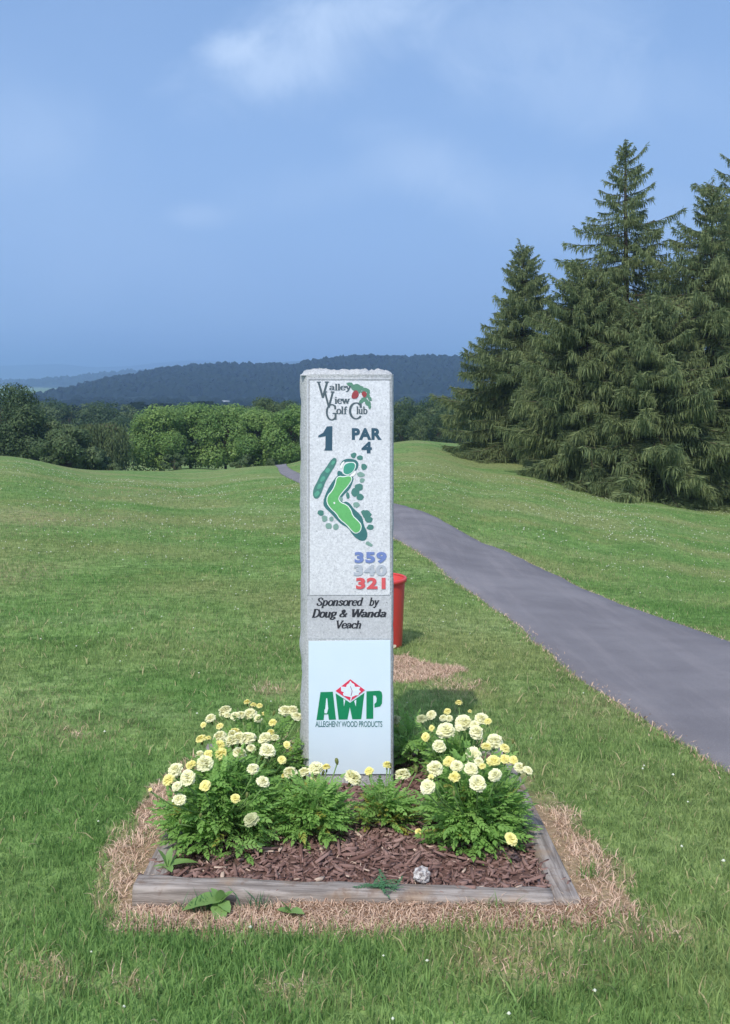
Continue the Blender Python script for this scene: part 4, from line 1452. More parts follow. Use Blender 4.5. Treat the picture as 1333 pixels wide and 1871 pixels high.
    P_ = [(970, 285), (1180, 275), (1215, 295), (1228, 350), (1222, 480), (1190, 530), (1100, 548), (1098, 490), (1130, 460), (1136, 400), (1120, 355), (1080, 350), (1080, 728), (968, 730)]
    o = part("logo_letter", poly_mesh("A", W(A_), y3, .001), gre, panel)
    part("logo_letter", poly_mesh("W", W(W_), y3, .001), gre, panel)
    part("logo_letter", poly_mesh("P", W(P_), y3, .001), gre, panel)
    for gp_ in (Ain, [(598, 410), (626, 428), (605, 530)], [(772, 440), (806, 418), (797, 530)]):
        part("letter_gap", poly_mesh("i", W(gp_), y3 - .0004, .001), pw, panel)
    part("logo_diamond", poly_mesh("d", W([(470, 278), (708, 88), (945, 265), (712, 442)]), y3 - .0003, .001), red, panel)
    leaf = [(708, 112), (735, 150), (770, 165), (785, 210), (835, 212), (870, 215), (850, 260), (880, 290), (850, 310), (840, 345), (790, 350), (735, 375), (720, 436), (705, 436), (715, 378), (660, 365), (600, 355), (590, 320), (605, 300), (560, 280), (556, 205), (640, 215), (650, 180), (690, 150)]
    part("logo_leaf", poly_mesh("lf", W(leaf), y3 - .0008, .001), pw, panel)
    part("leaf_vein", poly_mesh("ve", W([(706, 195), (714, 200), (730, 245), (744, 275), (738, 310), (724, 360), (714, 355), (728, 300), (732, 275), (718, 240)]), y3 - .0012, .001), paint("vein_grey", (.30, .12, .2)), panel)
    part("company_lettering", text_mesh("co", "ALLEGHENY WOOD PRODUCTS", (576, 1316.5, 698, 1327), y3, .006, 0, .93), paint("logo_slate", (.06, .17, .18)), panel)


build_sign()


# ------------------------------------------------------------------ the flower bed
def bed_z(x, y):
    return H(x, y)


def timber_mesh(L, wd, ht, seed):
    rg = np.random.default_rng(seed)
    nl = 60
    xs = np.linspace(-L / 2, L / 2, nl)
    c = .009
    prof = [(-wd / 2, -ht + 0), (wd / 2, -ht), (wd / 2, -c), (wd / 2 - c * .4, -c * .3), (wd / 2 - c * 1.3, 0), (0, .001), (-wd / 2 + c * 1.3, 0), (-wd / 2 + c * .4, -c * .3), (-wd / 2, -c)]
    k = len(prof)
    V = []
    for i, x in enumerate(xs):
        for j, (y, z) in enumerate(prof):
            n = (vn(np.array([x * 9 + 3 * j]), np.array([j * 7.3 + seed]), seed)[0] - .5)
            m = (vn(np.array([x * 40]), np.array([j * 3.1]), seed + 2)[0] - .5)
            V.append((x, y + n * .004 + m * .0015, z + (n * .006 + m * .002 if z > -ht else 0)))
    V = np.array(V)
    i = np.arange(nl - 1)[:, None] * k; j = np.arange(k)[None]
    q = np.stack([i + j, i + k + j, i + k + (j + 1) % k, i + (j + 1) % k], -1).reshape(-1, 4)
    a = Acc(); a.add(V, [q, np.arange(k)[None], ((nl - 1) * k + np.arange(k))[::-1][None]])
    return a.mesh("timber")


def build_bed():
    root = thing("garden_bed_frame", "weathered grey timber frame edging the flower bed", "bed frame", ((BX0 + BX1) / 2, BY0, Hs(0, BY0)))
    b = Vector(root.location)
    wd = .075

    def timber(p0, p1, seed, label=None):
        p0, p1 = Vector(p0), Vector(p1)
        d = p1 - p0
        o = link("timber", timber_mesh(d.length, wd, .13, seed), M['timber'], root)
        X = d.normalized(); Zv = Vector((0, 0, 1)); Yv = Zv.cross(X).normalized(); Zv = X.cross(Yv)
        o.matrix_local = Matrix((( X.x, Yv.x, Zv.x, (p0.x + p1.x) / 2 - b.x), (X.y, Yv.y, Zv.y, (p0.y + p1.y) / 2 - b.y), (X.z, Yv.z, Zv.z, (p0.z + p1.z) / 2 - b.z), (0, 0, 0, 1)))
        if label: o['label'] = label
        return o
    h = wd / 2
    timber((BX0, BY0 + .02 + h, .108), (BX1 - wd - .003, BY0 - .012 + h, .086), 1, "front timber, sunk at its right end")
    timber((BX0 + h + .008, BY0 + .02 + wd + .004, .100), (BX0 + h + .008, BY1 - wd, .022), 2)
    timber((BX1 - h, BY0 - .012, .090), (BX1 - h - .022, BY1 - wd, .022), 3)
    timber((BX0 + .0, BY1 - h, .018), (BX1 - .02, BY1 - h, .002), 4)
    # soil and straw banked against the front timber
    xs = np.linspace(BX0 - .03, BX1 + .05, 70)
    pr_ = np.clip((xs + .42) / .25, .12, 1) * (.75 + .5 * fbm(xs * 9, xs * 0 + 2, 5))
    V = []
    for k_, (yo, zo) in enumerate(((2.66, -.004), (2.70, .008), (2.735, .014), (2.765, .020), (2.805, .023))):
        V.append(np.stack([xs, np.full_like(xs, yo) + .01 * (fbm(xs * 12, xs * 0 + k_, 9) - .5), H(xs, np.full_like(xs, yo)) + zo * pr_ - .002], 1))
    V = np.stack(V, 1).reshape(-1, 3)
    i = np.arange(69)[:, None] * 5; j = np.arange(4)[None]
    q = np.stack([i + j, i + 5 + j, i + 6 + j, i + 1 + j], -1).reshape(-1, 4)
    tag(link("soil_bank", np_mesh("soil_bank", V, [q], None, True), M['dirt']), "dry soil banked against the front timber", None, None, 'structure')
    # mulch sheet
    nx, ny = 60, 60
    X, Y = np.meshgrid(np.linspace(BX0 + wd, BX1 - wd, nx), np.linspace(BY0 + wd - .01, BY1 - wd, ny), indexing='ij')

    def mz(x, y):
        top = .098 - .06 * (y - BY0) - .018 * (x - BX0) / 1.3
        hump = .022 * np.clip(np.minimum((x - BX0) * 5, (BX1 - x) * 5), 0, 1) * np.clip((y - BY0) * 4, 0, 1)
        return top - .022 + hump + .014 * (fbm(x * 14, y * 14, 77) - .5)
    Z = mz(X, Y)
    V = np.stack([X, Y, Z], -1).reshape(-1, 3)
    i = np.arange(nx - 1)[:, None] * ny; j = np.arange(ny - 1)[None]
    q = np.stack([i + j, i + ny + j, i + ny + j + 1, i + j + 1], -1).reshape(-1, 4)
    tag(link("mulch_ground", np_mesh("mulch_ground", V, [q], None, True), M['mulch']), "dark brown mulch surface inside the bed", None, None, 'structure')
    # bark chips
    n = 9500
    rg = np.random.default_rng(12)
    x = rg.uniform(BX0 + wd * .7, BX1 - wd * .6, n); y = rg.uniform(BY0 + wd * .75, BY1 - wd, n)
    # some spill over the timbers and onto the ground
    k = 260
    xs = np.r_[rg.uniform(BX0, BX1, k // 2), rg.normal(BX1 - .07, .018, k // 3), rg.normal(BX0 + .06, .03, k - k // 2 - k // 3)]
    ys = np.r_[rg.normal(BY0 + .07, .025, k // 2), rg.uniform(BY0 + .1, 3.7, k // 3), rg.uniform(BY0 + .06, 3.6, k - k // 2 - k // 3)]
    z = mz(x, y) + rg.uniform(0, .012, n)
    zs = .104 - .06 * (ys - BY0) - .02 * (xs - BX0) / 1.3 + .002
    x = np.r_[x, xs]; y = np.r_[y, ys]; z = np.r_[z, zs]
    n = len(x)
    L = rg.gamma(3.0, .0065, n) + .006; L = np.clip(L, .008, .075)
    L[:150] = rg.uniform(.05, .115, 150); z[:150] += .008
    w = np.clip(L * rg.uniform(.10, .30, n), .002, .010)
    th = w * rg.uniform(.25, .5, n)
    yaw = rg.uniform(0, math.pi, n); pit = rg.normal(0, .22, n); rol = rg.normal(0, .5, n)
    L[-k:] = np.minimum(L[-k:], .035); pit[-k:] *= .2; rol[-k:] *= .3
    ax = np.stack([np.cos(yaw) * np.cos(pit), np.sin(yaw) * np.cos(pit), np.sin(pit)], 1)
    sd = np.stack([-np.sin(yaw) * np.cos(rol), np.cos(yaw) * np.cos(rol), np.sin(rol)], 1)
    up = np.cross(ax, sd)
    c = np.stack([x, y, z], 1)
    bend = rg.normal(0, .12, n)
    # five-point tapered outline, top and bottom
    sh = np.array([(-1, -.35), (-.35, -1), (.45, -.9), (1, -.1), (.5, .85), (-.4, 1), (-.95, .4)])
    jit = rg.uniform(.75, 1.2, (n, len(sh), 2))
    pl = sh[None] * jit
    top = c[:, None] + ax[:, None] * (pl[..., 0] * (L / 2)[:, None])[..., None] + sd[:, None] * ((pl[..., 1] * (w / 2)[:, None] + bend[:, None] * (L / 2)[:, None] * (pl[..., 0] ** 2 - .4)))[..., None]
    V = np.concatenate([top + (up * th[:, None])[:, None], top - (up * th[:, None])[:, None]], 1).reshape(-1, 3)
    m = len(sh)
    bi = np.arange(n)[:, None] * 2 * m
    topf = bi + np.arange(m)[None]
    side = np.concatenate([bi + np.array([[a, m + a, m + (a + 1) % m, (a + 1) % m]]) for a in range(m)], 0)
    ti = rg.beta(1.6, 2.2, n)
    ti = np.where(rg.uniform(0, 1, n) < .035, .98, ti * .84)
    tag(link("bark_mulch", np_mesh("bark_mulch", V, [topf, side], {'tint': np.repeat(ti, 2 * m)}), M['chip']), "shredded brown bark chips filling the bed", "mulch", None, 'stuff')
    return mz


MZ = build_bed()


def leaf_shape(acc, base, d, up, L, tint, rg, pairs=5, w=.2):
    """a feather-shaped compound leaf: a rib and narrow toothed leaflets"""
    d = d / np.linalg.norm(d)
    s = np.cross(d, up); s /= np.linalg.norm(s) + 1e-9
    nrm = np.cross(s, d)
    droop = rg.uniform(.05, .35)

    def pt(t): return base + d * L * t - nrm * droop * L * t * t
    Vs, Fq = [], []
    o = 0
    # rib
    pr = [pt(t) for t in (0, .5, 1)]
    rw = .008 * L + .0006
    V = [pr[0] - s * rw, pr[0] + s * rw, pr[1] + s * rw, pr[1] - s * rw, pr[2]]
    acc.add(V, [[(0, 1, 2, 3)], [(3, 2, 4)]], tint)
    items = [(0.99, 0, .34)]
    for k in range(pairs):
        t = .22 + .74 * k / (pairs - 1)
        ll = .34 * (1 - abs(t - .52) * .9)
        items += [(t, 1, ll), (t, -1, ll)]
    for (t, sg, ll) in items:
        p = pt(min(t, 1))
        an = .85 - .3 * t + rg.normal(0, .08)
        dd = (d * math.cos(an) + s * sg * math.sin(an)) if sg else d
        dd = dd - nrm * rg.uniform(.0, .4)
        dd /= np.linalg.norm(dd)
        ww = np.cross(dd, nrm); ww /= np.linalg.norm(ww) + 1e-9
        l = L * ll
        q = p + dd * l * .45 - nrm * l * .04
        e = p + dd * l - nrm * l * .12
        wv = ww * l * w
        fold = nrm * l * .06
        acc.add([p, q + wv + fold, e, q - wv + fold, q - fold * .3], [[(0, 1, 4), (1, 2, 4), (2, 3, 4), (3, 0, 4)]], tint)


def flower_mesh(name, seed, rings=8, open_=1.0):
    """a ruffled pompom: tight rings of broad notched petals round a domed heart"""
    rg = np.random.default_rng(seed)
    acc = Acc()
    for r in range(rings):
        t = r / (rings - 1)
        el = -0.42 + t * 1.75 * open_
        n = int(19 - 12 * t)
        ln = 1.0 - .26 * t
        for k in range(n):
            an = 2 * math.pi * (k + .5 * r + rg.uniform(-.25, .25)) / n
            e = el + rg.normal(0, .12)
            out = np.array([math.cos(an), math.sin(an), 0]); up = np.array([0, 0, 1.])
            d = out * math.cos(e) + up * math.sin(e)
            sd = np.array([-math.sin(an), math.cos(an), 0])
            nr = np.cross(d, sd)
            l = ln * rg.uniform(.84, 1.08)
            hw = min((math.pi / n) * 1.25, .34)
            c0 = d * l * .25
            p1 = d * l * .78
            tips = [d * l * rg.uniform(.93, 1.06) + sd * hw * x + nr * rg.normal(0, .07) for x in (-.95, -.35, .3, .95)]
            V = [c0 - sd * .10, c0 + sd * .10, p1 + sd * hw + nr * rg.normal(.02, .05), p1 - sd * hw + nr * rg.normal(.02, .05), *tips[::-1], p1 + nr * .10]
            acc.add(V, [[(0, 1, 2, 8), (8, 2, 4, 5), (8, 6, 7, 3)], [(0, 8, 3), (8, 5, 6)]], np.clip(rg.normal(.45 + .2 * (1 - t), .15), 0, 1))
    return acc.mesh(name)


def calyx_mesh():
    a = Acc()
    a.tube([(0, 0, -1.5), (0, 0, -1.0), (0, 0, -.35), (0, 0, .06)], [.10, .17, .30, .36], 8)
    return a.mesh("calyx", True)


def bud_mesh():
    a = Acc()
    a.tube([(0, 0, -1.2), (0, 0, -.4), (0, 0, .6), (0, 0, 1.1)], [.25, .62, .66, .35], 8)
    return a.mesh("bud", True)


FM = {'c': [flower_mesh("cream_flower", 1), flower_mesh("cream_flower", 2), flower_mesh("cream_flower", 3)], 'y': [flower_mesh("yellow_flower", 4, 5, .8), flower_mesh("yellow_flower", 5, 6, .9)], 'g': [flower_mesh("shade_faded_flower", 6)]}
for k_, mk in (('c', 'cream'), ('y', 'yellow'), ('g', 'shade_faded')):
    for m_ in FM[k_]: m_.materials.append(M[mk])
CAL = calyx_mesh(); CAL.materials.append(M['calyx'])
BUD = bud_mesh(); BUD.materials.append(M['calyx'])


def marigold(label, x, y, rx, ry, h, nleaf, flowers, seed, Lr=(.055, .085), yellowing=.02, lean=0.0):
    """flowers: list of (u, v, r_px, kind, Y)"""
    rg = np.random.default_rng(seed)
    z0 = float(MZ(np.array([x]), np.array([y]))[0]) - .005
    root = thing("marigold_plant", label, "plant", (x, y, z0), 0, "pale marigolds in the bed")
    b = np.array([x, y, z0])
    fol = Acc(); st = Acc()
    nb = max(6, nleaf // 16)
    for k in range(nb):
        an = rg.uniform(0, 6.283); rr = math.sqrt(rg.uniform(0, 1))
        tip = np.array([rx * rr * math.cos(an), ry * rr * math.sin(an), h * (.98 - .55 * rr ** 2) * rg.uniform(.75, 1.03)])
        mid = tip * np.array([.45, .45, .55])
        st.tube([(0, 0, 0), mid, tip], [.0042, .0032, .0018], 5)
        for j in range(nleaf // nb + 1):
            t = rg.uniform(.25, 1.0) ** .7
            p = mid * (2 * t) if t < .5 else mid + (tip - mid) * (2 * t - 1)
            la = rg.uniform(0, 6.283)
            outw = np.array([p[0] / rx, p[1] / ry, 0]) * 1.2
            d = np.array([math.cos(la), math.sin(la), 0]) * .8 + outw + np.array([0, 0, rg.uniform(-.15, .75)])
            up = np.array([0, 0, 1.]) + rg.normal(0, .25, 3)
            ti = np.clip(rg.normal(.45, .2), 0, .84)
            if rg.uniform() < yellowing * (2.5 if p[2] < h * .5 else .4): ti = .97
            L = rg.uniform(*Lr)
            if p[2] < .03: p = p + np.array([0, 0, .03])
            leaf_shape(fol, p, d, up, L, ti, rg, w=rg.uniform(.20, .29))
    for j in range(int(nleaf * 1.0)):
        an = rg.uniform(0, 6.283); ph = math.asin(rg.uniform(.02, 1))
        dr = np.array([math.cos(an) * math.cos(ph), math.sin(an) * math.cos(ph), math.sin(ph)])
        q = rg.uniform(.62, .98)
        p = dr * np.array([rx, ry, h * .92]) * q + np.array([0, 0, .02])
        d = dr * np.array([1, 1, .5]) + np.array([rg.normal(0, .45), rg.normal(0, .45), rg.uniform(-.2, .6)])
        ti = np.clip(rg.normal(.5, .2), 0, .84)
        if rg.uniform() < yellowing * (2.5 if p[2] < h * .5 else .4): ti = .97
        leaf_shape(fol, p, d, np.array([0, 0, 1.]) + rg.normal(0, .25, 3), rg.uniform(*Lr) * .9, ti, rg, w=rg.uniform(.20, .28))
        st.tube([p * .55, p * .85, p], [.0018, .0014, .001], 3)
    link("foliage", fol.mesh("marigold_foliage"), M['marigold_leaf'], root)
    for i, (u, v, r, kd, Y) in enumerate(flowers):
        w = np.array(P(u, v, Y)) - b
        rad = r / F * Y * 1.04
        ro = np.array([w[0] * .35, w[1] * .35, min(h * .45, w[2] * .5)])
        neck = w - np.array([0, 0, rad * 1.2])
        st.tube([ro, (ro + neck) / 2 + np.array([w[0], w[1], 0]) * .06, neck], [.0026, .0022, .0024], 5)
        tilt = np.array([w[0] / max(rx, .05) * .25 + rg.normal(0, .16), w[1] / max(ry, .05) * .2 - .28 + rg.normal(0, .12)])
        if w[2] < h * .55: tilt = np.array([.5 * np.sign(w[0]), -.8])
        ez = Vector((tilt[0], tilt[1], 1)).normalized()
        if kd == 'b':
            o = link("flower_bud", BUD, None, root, w)
            o.scale = (rad, rad, rad)
            o.rotation_euler = (rg.normal(0, .2), rg.normal(0, .2), 0)
            continue
        me = FM[kd][int(rg.integers(0, len(FM[kd])))]
        o = link("flower_head", me, None, root, w + np.array([0, 0, -rad * .35]))
        o.rotation_mode = 'QUATERNION'
        q = ez.to_track_quat('Z', 'Y')
        from mathutils import Quaternion
        o.rotation_quaternion = q @ Quaternion((0, 0, 1), rg.uniform(0, 6.28))
        sq = rg.uniform(.85, 1.12)
        o.scale = (rad * sq, rad / sq ** .5, rad * rg.uniform(.68, .92))
        link("calyx", CAL, None, o)
    link("stem", st.mesh("marigold_stem", True), M['stem'], root)
    return root


def FY(v, lo=2.97, hi=4.0):
    return min(max(1.078 / ((v - VH) / F - .06), lo), hi)


def fl(lst, Yf=None):
    return [(u, v, r, k, Yf if Yf else FY(v)) for (u, v, r, k) in lst]


left_back = [(410, 1294, 12, 'c'), (384, 1309, 10, 'c'), (371, 1322, 6, 'y'), (401, 1324, 7, 'y'), (451, 1280, 7, 'y'), (463, 1285, 6, 'y'), (474, 1287, 6, 'y'), (430, 1305, 10, 'c'), (415, 1304, 7, 'c'), (457, 1300, 12, 'c'), (471, 1310, 8, 'c'), (481, 1302, 5, 'y'), (498, 1317, 8, 'y'),
             (521, 1294, 12, 'c'), (534, 1294, 11, 'c'), (542, 1305, 10, 'c'), (500, 1303, 4, 'b'), (524, 1358, 7, 'y'), (515, 1385, 8, 'y'), (440, 1303, 8, 'c')]
left_front = [(367, 1346, 10, 'y'), (381, 1346, 5, 'y'), (401, 1342, 13, 'c'), (428, 1334, 11, 'y'), (423, 1349, 12, 'c'), (436, 1345, 14, 'c'), (452, 1343, 15, 'c'), (401, 1357, 11, 'y'), (402, 1372, 13, 'y'), (437, 1372, 14, 'c'), (459, 1364, 9, 'c'), (484, 1345, 12, 'c'), (495, 1335, 7, 'y'), (502, 1345, 8, 'c'), (488, 1365, 16, 'c'),
              (364, 1375, 8, 'c'), (380, 1374, 9, 'y'), (374, 1389, 16, 'c'), (348, 1393, 10, 'y'), (320, 1402, 14, 'c'), (307, 1420, 12, 'y'), (343, 1415, 15, 'c'), (374, 1431, 11, 'y'), (322, 1433, 9, 'c'), (327, 1456, 13, 'c'), (462, 1400, 13, 'c'), (480, 1424, 12, 'c'), (430, 1455, 9, 'y'), (458, 1492, 13, 'g'), (329, 1501, 4, 'b'),
              (366, 1490, 4, 'b'), (451, 1452, 4, 'b'), (274, 1441, 4, 'y'), (424, 1338, 9, 'c')]
mid_left = [(529, 1406, 14, 'c'), (521, 1413, 8, 'y'), (555, 1406, 11, 'c'), (577, 1398, 15, 'c'), (596, 1398, 8, 'y'), (615, 1391, 5, 'b'), (574, 1422, 13, 'c'), (532, 1426, 4, 'y'), (645, 1414, 17, 'c'), (590, 1412, 4, 'b')]
mid_right = [(674, 1405, 9, 'y'), (707, 1394, 8, 'y'), (735, 1409, 15, 'c'), (760, 1406, 5, 'b'), (712, 1399, 5, 'b')]
right_back = [(838, 1281, 7, 'y'), (787, 1303, 9, 'c'), (770, 1309, 10, 'g'), (817, 1297, 7, 'y'), (809, 1309, 7, 'c'), (858, 1298, 4, 'y'), (845, 1314, 15, 'c'), (880, 1309, 13, 'c'), (891, 1315, 7, 'y'), (814, 1329, 16, 'c'), (867, 1322, 10, 'c'), (870, 1333, 14, 'c'), (788, 1328, 6, 'y'), (777, 1343, 8, 'y'), (838, 1327, 7, 'c'), (820, 1310, 7, 'c'), (852, 1316, 12, 'c')]
right_front = [(802, 1358, 14, 'c'), (903, 1348, 15, 'c'), (922, 1363, 10, 'y'), (888, 1360, 9, 'y'), (864, 1373, 15, 'c'), (937, 1354, 4, 'b'), (794, 1398, 15, 'c'), (820, 1387, 12, 'y'), (834, 1395, 12, 'c'), (875, 1389, 9, 'c'), (861, 1400, 14, 'c'), (881, 1397, 7, 'y'), (901, 1385, 12, 'y'), (923, 1383, 10, 'y'), (938, 1385, 9, 'y'),
               (949, 1398, 11, 'c'), (964, 1404, 9, 'c'), (904, 1411, 13, 'c'), (873, 1425, 16, 'c'), (830, 1415, 11, 'y'), (781, 1432, 14, 'c'), (787, 1417, 6, 'y'), (934, 1528, 12, 'y'), (829, 1449, 4, 'b'), (957, 1399, 4, 'b'), (786, 1426, 4, 'b')]
shade = [(722, 1311, 9, 'g'), (742, 1377, 10, 'g')]

marigold("large leafy marigold at the left front of the bed, crowded with cream flowers", -.475, 3.20, .175, .19, .262, 410, fl(left_front), 1)
marigold("marigold behind the large left one, small yellow flowers against the lawn", -.40, 3.66, .17, .16, .25, 190, fl(left_back), 2)
marigold("small green marigold in front of the post's left corner with cream flowers", -.178, 3.22, .105, .09, .165, 240, fl(mid_left, 3.36), 3, (.05, .075))
marigold("thin marigold with yellowing lower leaves in front of the post's right corner", .060, 3.30, .085, .07, .135, 120, fl(mid_right, 3.38), 4, (.045, .07), .22)
marigold("large leafy marigold at the right front of the bed, crowded with cream flowers", .365, 3.22, .150, .16, .25, 380, fl(right_front), 5)
marigold("marigold behind the large right one, tall stems against the lawn", .39, 3.68, .14, .14, .21, 150, fl(right_back), 6)
marigold("shaded marigold tucked beside the post's right side with greyed flowers", .19, 3.92, .10, .12, .20, 90, fl(shade, 3.9), 7)


# fallen yellow flower on the mulch
def build_small_things():
    p = P(765, 1539, 3.20)
    z = float(MZ(np.array([p.x]), np.array([3.2]))[0])
    o = thing("fallen_flower", "fallen yellow flower lying on the mulch", "flower", (p.x, 3.2, z + .018))
    h = link("petals", FM['y'][0].copy(), None, o); h.scale = (.013,) * 3; h.rotation_euler = (.7, .5, 0)
    a = Acc(); a.tube([(0, 0, -.004), (-.02, .01, 0), (-.042, .02, .008)], [.002, .0018, .0016], 5); link("stem", a.mesh("fallen_stem"), M['stem'], o)

    # quartz stone on the front timber
    rg = np.random.default_rng(3)
    p = P(770, 1614, 2.885)
    a = Acc()
    import bmesh
    bm = bmesh.new(); bmesh.ops.create_icosphere(bm, subdivisions=3, radius=1)
    for v in bm.verts:
        n = v.co.normalized()
        v.co = n * (1 + .5 * (vn(np.array([n.x * 2.2 + 5]), np.array([n.y * 2.2 + n.z * 3]), 5)[0] - .5) + .28 * (vn(np.array([n.x * 5 + 5]), np.array([n.y * 5 + n.z * 6]), 6)[0] - .5))
        v.co.z *= 1.0 if v.co.z > 0 else .7
    me = bpy.data.meshes.new("quartz"); bm.to_mesh(me); bm.free()
    m, t, out = new_mat("quartz_stone")
    n = t.noise(t.new('ShaderNodeTexCoord').outputs['Object'], 1.7, 5, .65)
    prin(t, out, t.mix(t.step(n, .42, .62), (.72, .68, .65), (.22, .17, .17)), .7, .3, t.bump(n, .6, .1))
    o = link("stone", me, m, None, (p.x, p.y, .098)); o.scale = (.027, .022, .025); o.rotation_euler = (0, .2, .5)
    tag(o, "white quartz stone resting on the front timber", "stone")

    def broad_leaf(acc, base, d, L, w, curl, tint):
        base = np.array(base, float); d = np.array(d, float); d /= np.linalg.norm(d)
        s = np.cross(d, (0, 0, 1)); s /= np.linalg.norm(s)
        nrm = np.cross(s, d)
        n = 9
        V = []
        for i in range(n):
            t_ = i / (n - 1)
            c = base + d * L * t_ - nrm * curl * L * t_ ** 2
            hw = w * (math.sin(math.pi * min(1, (.06 + .94 * t_) ** .8)) ** .7) * (1 + .10 * math.sin(i * 2.4)) + .001
            V += [c - s * hw + nrm * hw * .25, c, c + s * hw + nrm * hw * .25]
        f = []
        for i in range(n - 1):
            f += [(3 * i, 3 * i + 1, 3 * i + 4, 3 * i + 3), (3 * i + 1, 3 * i + 2, 3 * i + 5, 3 * i + 4)]
        acc.add(V, [f], tint)

    # broad-leaved weed in front of the timber
    def weed(name, label, u, v, leaves, mat, zo=0.0, Y=None):
        if Y is None: x, y = G(u, v)
        else: x, y = (u - UC) / F * Y, Y
        o = thing(name, label, "weed", (x, y, Hs(x, y) + zo))
        for (bx, by, bz, dx, dy, dz, L, w, cu, ti) in leaves:
            a = Acc(); broad_leaf(a, (bx, by, bz), (dx, dy, dz), L, w, cu, ti)
            link("leaf", a.mesh("weed_leaf", True), mat, o)
        a = Acc(); a.tube([(0, 0, -.01), (0, .0, .02), (.003, 0, .045)], [.003, .0025, .0015], 5); link("stem", a.mesh("weed_stem"), M['stem'], o)
        return o
    weed("broadleaf_weed", "broad-leaved green weed at the foot of the front timber", 402, 1668,
         [(0, 0, .035, -1, -.1, .12, .105, .034, .35, .55), (0, 0, .03, .12, -1, -.15, .07, .024, .3, .7), (0, 0, .03, .05, -.3, 1, .05, .014, .1, .8), (0, 0, .03, .6, .1, .8, .045, .014, .3, .4), (0, 0, .03, -.4, .2, .8, .045, .013, .3, .6), (0, 0, .03, .5, -.6, .1, .05, .017, .3, .9)], M['weed'])
    weed("small_weed", "smaller two-leaved weed by the middle of the front timber", 528, 1680,
         [(0, 0, .02, -.3, -.2, .8, .045, .014, .2, .5), (0, 0, .02, .7, -.3, .4, .045, .016, .4, .7), (0, 0, .02, -.8, .1, .35, .035, .012, .3, .4)], M['weed'])
    weed("dandelion_weed", "yellow-green weed growing in the bed's left front corner", 305, 1600,
         [(0, 0, .02, -.3, 0, 1, .06, .013, .2, .8), (0, 0, .02, .9, .2, .5, .085, .016, .5, .7), (0, 0, .02, -.9, -.2, .3, .05, .012, .4, .6), (0, 0, .02, .3, -.6, .4, .05, .012, .4, .9), (0, 0, .02, .1, .3, .9, .055, .012, .2, .7)], M['weed'], .03, 2.95)
    # low feathery weed over the front timber
    x, y = (700 - UC) / F * 2.84, 2.83
    o = thing("feathery_weed", "blue-green feathery weed spilling over the front timber", "weed", (x, y, .085))
    a = Acc()
    for k in range(26):
        an = rg.uniform(0, 6.28)
        leaf_shape(a, np.array([rg.normal(0, .02), rg.normal(-.005, .012), .008 + rg.uniform(0, .01)]), np.array([math.cos(an) * 1.2, math.sin(an) * .7, rg.uniform(.0, .6)]), np.array([0, 0, 1.]), rg.uniform(.025, .05), rg.uniform(.2, .8), rg)
    link("foliage", a.mesh("feathery_foliage"), M['weed_blue'], o)
    a = Acc()
    for k in range(5): a.tube([(0, 0, -.01), (rg.normal(0, .02), rg.normal(0, .01), .012)], [.0015, .001], 4)
    link("stem", a.mesh("feathery_stem"), M['stem'], o)
    # grass tufts by the timber
    lab = {384: "dark grass tuft on the timber beside the broad-leaved weed", 470: "grass tuft against the front timber left of the small weed", 906: "pale grass tuft over the front timber's right end", 1075: "sparse grass tuft outside the right timber", 348: "thin grass tuft on the timber left of the broad-leaved weed"}
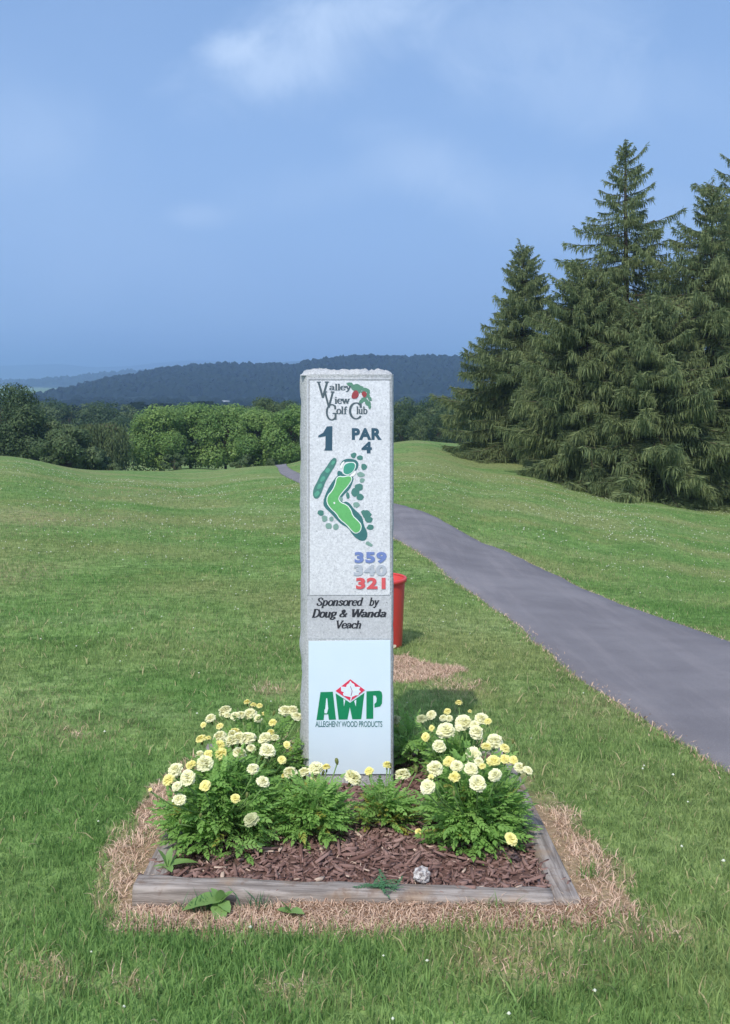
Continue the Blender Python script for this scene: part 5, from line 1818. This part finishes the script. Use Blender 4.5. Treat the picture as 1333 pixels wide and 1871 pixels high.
    for (u, Y, nb, mt) in ((384, 2.775, 34, 'weed_blue'), (470, 2.78, 28, 'weed_blue'), (906, 2.765, 26, 'weed'), (1075, 2.98, 26, 'weed'), (348, 2.775, 12, 'weed_blue')):
        x = (u - UC) / F * Y
        o = thing("grass_tuft", lab[u], "grass tuft", (x, Y, Hs(x, Y)), 0, "grass tufts at the timbers")
        n = nb
        bx = rg.normal(0, .022, n); by = rg.normal(-.004, .006, n)
        h = rg.uniform(.03, .085, n)
        a = Acc()
        for i in range(n):
            an = rg.uniform(0, 6.28); ln = rg.uniform(.1, .6)
            d = np.array([math.cos(an) * ln, math.sin(an) * ln * .5, 1]); s = np.array([math.cos(an + 1.3), math.sin(an + 1.3), 0]) * .0018
            p0 = np.array([bx[i], by[i], -.005]); p1 = p0 + d * h[i] * .55; p2 = p1 + d * np.array([1.8, 1.8, .7]) * h[i] * .5
            a.add([p0 - s, p0 + s, p1 + s * .8, p1 - s * .8, p2], [[(0, 1, 2, 3)], [(3, 2, 4)]], rg.uniform(0, .8))
        link("blades", a.mesh("tuft_blades"), M[mt], o)

    # red bucket behind the post
    x, y = G(699, 1180)
    o = thing("red_bucket", "red plastic bucket standing on the lawn behind the post", "bucket", (x, y, Hs(x, y) - .005))
    k = y / F
    r0, r1, hh = 35 * k, 42 * k, 127 * k

    def lathe(prof, n=48):
        a = Acc()
        th = np.arange(n) * 2 * math.pi / n
        V = np.array([[(r * math.cos(t_), r * math.sin(t_), z) for t_ in th] for r, z in prof]).reshape(-1, 3)
        i = np.arange(len(prof) - 1)[:, None] * n; j = np.arange(n)[None]
        a.add(V, [np.stack([i + j, i + (j + 1) % n, i + n + (j + 1) % n, i + n + j], -1).reshape(-1, 4)])
        return a.mesh("lathe", True)
    body = lathe([(.001, .004), (r0 - .006, .004), (r0, .012), (r0 + .002, .03), (r1 - .006, hh - .03), (r1 - .004, hh - .012), (r1 - .009, hh - .012), (r0 - .003, .03), (r0 - .008, .012), (.001, .012)])
    link("body", body, M['red'], o)
    rim = lathe([(r1 - .004, hh - .028), (r1 + .006, hh - .026), (r1 + .008, hh - .004), (r1 + .003, hh), (r1 - .008, hh - .001), (r1 - .008, hh - .010)])
    link("rim", rim, M['red'], o)
    m = flat_mat("worn_sticker", (.72, .60, .45), .7)
    a = Acc()
    n = 10
    th0 = -1.05
    V = []
    for i in range(n):
        t_ = 2 * math.pi * i / n
        an = th0 + .20 * math.cos(t_); zz = .032 + .012 * math.sin(t_)
        V.append(((r0 + .0055) * math.cos(an), (r0 + .0055) * math.sin(an), zz))
    a.add(V, [np.arange(n)[None]])
    link("scuff_patch", a.mesh("scuff_patch"), m, o)


build_small_things()
build_haze()
